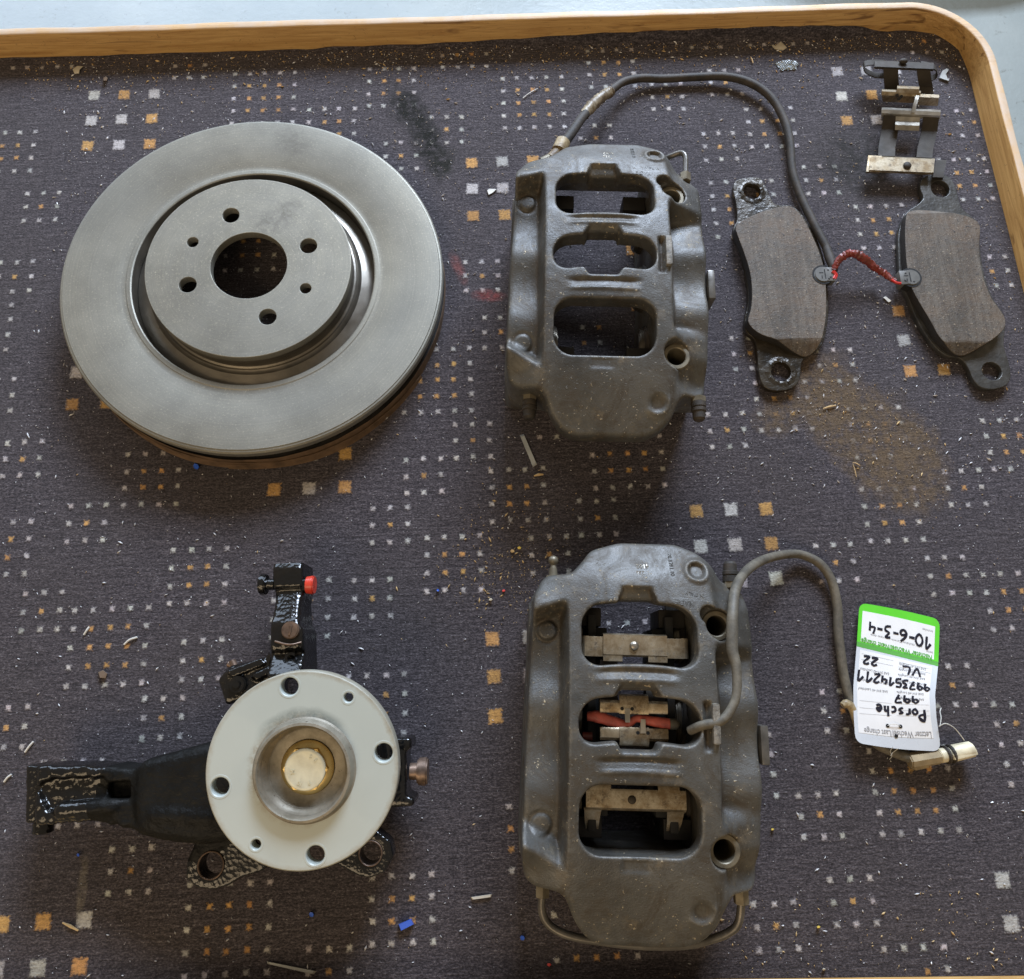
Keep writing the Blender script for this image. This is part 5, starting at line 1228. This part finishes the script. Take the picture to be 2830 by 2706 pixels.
for a, c, r, w_ in SLV:
    if not w_: continue
    A_, B_ = W(*a, 1.4), W(*c, 1.4); O_ = np.array([*((A_ + B_) / 2)[:2], 1.0])
    o = tube('wood_sliver', [A_ - O_, (A_ + B_) / 2 - O_ + [0, .4, .4], B_ - O_], [r * .25, r * .55, r * .3], M_SLIVER, None, 4, 6); o.location = Vector(O_) * MM
    tag(o, 'thin wood sliver ' + w_, 'wood sliver', 'wood slivers')
FIB = [((160, 1205), (172, 1200), (165, 1216), 'right of the small squares at the left edge'), ((38, 1422), (44, 1412), (48, 1404), 'left of the strut arm, white'), ((240, 1228), (248, 1218), (258, 1213), ''), ((262, 1222), (250, 1228), (243, 1232), '')]
for a, bb, c, l_, in (((161, 1216), (166, 1208), (171, 1201), 'white thread scrap in the carpet above the left strut arm, upper one'), ((238, 1235), (248, 1226), (263, 1221), 'curved white thread scrap left of the hub flange'),
                     ((48, 1441), (56, 1430), (64, 1421), 'white thread scrap just above the end of the black strut arm'), ((8, 1498), (14, 1490), (22, 1484), 'thread scrap at the left edge beside the strut arm'),
                     ((1002, 188), (1015, 178), (1030, 170), 'fine hair lying under the arch of the black lead')):
    O_ = W(*bb, 1.2); o = tube('thread_scrap', [W(*a, 1.2) - O_, W(*bb, 1.8) - O_, W(*c, 1.2) - O_], 0.45 if 'hair' in l_ else .9, M_PAPER, None, 5, 6); o.location = Vector(O_) * MM
    tag(o, l_, 'thread')
prism('paper_flake', [(1478, 86), (1486, 88), (1496, 80), (1503, 86), (1508, 92), (1500, 97), (1484, 95), (1480, 91)], .5, 1.4, M_FLAKE, 'torn cream flake under the top rim above the arching lead', 'flake', 'torn flakes', .5)
prism('paper_flake', [(139, 133), (148, 127), (161, 128), (153, 134), (152, 142), (143, 142)], .5, 1.6, M_FLAKE, 'crumpled pale flake under the top rim at far left', 'flake', 'torn flakes', .8)
prism('paper_flake', [(933, 365), (938, 362), (952, 363), (944, 370), (936, 374)], .5, 1.6, M_PAPER, 'white flake between the orange squares left of the upper caliper', 'flake', 'torn flakes', .6)
prism('paper_flake', [(1692, 570), (1697, 568), (1708, 577), (1703, 580)], .5, 1.4, M_PAPER, 'white flake on the carpet between the two pads', 'flake', 'torn flakes', .4)
prism('plastic_shard', [(1805, 136), (1814, 131), (1818, 134), (1812, 142), (1818, 157), (1799, 150)], .5, 2.0, M_STRIP, 'curved white plastic shard between the loose clip and the right rim', 'shard', None, .3)
prism('grit_stone', [(198, 150), (203, 147), (208, 151), (205, 156), (199, 156)], .4, 4, M_STONE, 'small dark stone near the top rim above the white squares', 'grit', 'grit crumbs', 1)
prism('grit_stone', [(1478, 440), (1486, 436), (1494, 441), (1488, 447), (1480, 446)], .4, 4, M_STONE, 'brown crumb inside the arch of the black lead', 'grit', 'grit crumbs', 1)
prism('grit_stone', [(188, 1288), (198, 1284), (207, 1291), (203, 1300), (192, 1299)], .4, 3, M_STONE, 'flat dark crumb above the strut arm', 'grit', 'grit crumbs', .6)
for x, y, r, m, w_ in ((1052, 1848, 4.5, M_CHIPR, 'red crumb below the pipe of the lower caliper'), (965, 1132, 3.5, M_CHIPR, 'red crumb left of the lower caliper'), (995, 1050, 4, M_CHIPY, 'yellow crumb above the lower caliper'), (1480, 1589, 3, M_CHIPY, 'yellow crumb right of the lower caliper'),
                       (982, 1056, 4.5, M_SLIVER, 'wood chip beside the yellow crumb'), (940, 1149, 4, M_FLAKE, 'pale chip left of the red crumb'), (1568, 1776, 3.6, M_CHIPY, 'yellow crumb in the lower right carpet'), (1578, 1857, 3.6, M_FLAKE, 'cream crumb near the bottom edge at right')):
    prism('crumb', [(x + r * math.cos(k * 1.25 + x), y + r * .8 * math.sin(k * 1.25 + x)) for k in range(5)], .4, 2.8, m, w_, 'crumb', 'coloured crumbs', .8)
# crumpled clear film
wrap = empty('plastic_wrap', W(1508, 126, 0)); WO = W(1508, 126, 0); tag(wrap, 'crumpled clear plastic wrap scrap between the lead and the loose clip', 'plastic scrap')
tw = NT('clear_film'); M_WRAP = tw.out((0.75, 0.82, 0.85), 0.12, 0.0, tw.bump(tw.noise(160, 3, .7), 0.003, 1.0), Transmission_Weight=0.75, IOR=1.4)
bmw = bmesh.new(); q = bmesh.ops.create_uvsphere(bmw, u_segments=36, v_segments=20, radius=1.0)
for v in q['verts']:
    a = math.atan2(v.co.y, v.co.x); k = 1 + .14 * math.sin(5 * a) + .1 * math.sin(9 * a + 2)
    v.co = Vector((v.co.x * 11.5 * k, v.co.y * 6.5 * k, max(v.co.z, -.2) * 3.4 * (0.7 + .4 * math.sin(a * 3 + v.co.x * 9)) + .8)) * MM
bm_obj('film', bmw, M_WRAP, wrap, 20)

# dust: bright metal filings and sawdust
M_DUSTW = simple('filings', (0.82, 0.80, 0.78), 0.35, 0.2, .2); M_DUSTY = simple('sawdust', (0.62, 0.43, 0.20), 0.6, 0, .3)
def dust(name, n, gen, size, mat, label, cat):
    V = []; F = []
    for _ in range(n):
        x, y = gen(); s = size * (0.4 + RNG.exponential(0.5)); s = min(s, size * 2.6); a = RNG.uniform(0, 6.28); el = RNG.uniform(1, 2.8)
        tip = RNG.uniform(-.5, .5)
        p = np.array([x, y, 0.55]); d = np.array([math.cos(a), math.sin(a), tip * .5]) * s * el * .5; e = np.array([-math.sin(a), math.cos(a), RNG.uniform(-.6, .6)]) * s * .42
        i = len(V); V += [p - d, p + e, p + d, p - e * .7, p + np.array([0, 0, s * .6])]
        F += [(i, i + 1, i + 4), (i + 1, i + 2, i + 4), (i + 2, i + 3, i + 4), (i + 3, i, i + 4)]
    o = raw(name, V, F, mat, None, None); tag(o, label, cat, None, 'stuff'); return o
dens = lambda: (RNG.uniform(XL + 200, XR - 4), RNG.uniform(-235, YT - 4))
def gen_w():
    while True:
        x, y = dens(); k = 0.25 + 0.75 * max(0, (y - 100) / 550) + (0.5 if x > 150 and y > 150 else 0)
        if RNG.random() < k: return x, y
dust('metal_filings', 9000, gen_w, 0.8, M_DUSTW, 'fine bright metal filings scattered over the dark carpet', 'filings')
def gen_y():
    r = RNG.random()
    if r < 0.62: return RNG.uniform(XL + 150, XR - 6), YT - 4 - abs(RNG.normal(0, 26))
    if r < 0.72: return XR - 5 - abs(RNG.normal(0, 30)), RNG.uniform(-200, YT - 60)
    if r < 0.79: p = W(1660, 820); q = RNG.normal(0, 60); return p[0] + q * .6 + RNG.normal(0, 24), p[1] - q * .7 + RNG.normal(0, 24)
    if r < 0.92: p = W(980, 1080); return p[0] + RNG.normal(0, 30), p[1] + RNG.normal(0, 30)
    return dens()
dust('sawdust', 2600, gen_y, 0.85, M_DUSTY, 'yellow sawdust crumbs gathered along the oak rim and stain', 'sawdust')
def gen_d(): return RNG.uniform(100, 420), RNG.uniform(-236, -180)
dust('sawdust', 160, gen_d, 0.9, M_DUSTY, 'pale crumbs gathered along the bottom edge of the carpet', 'sawdust')
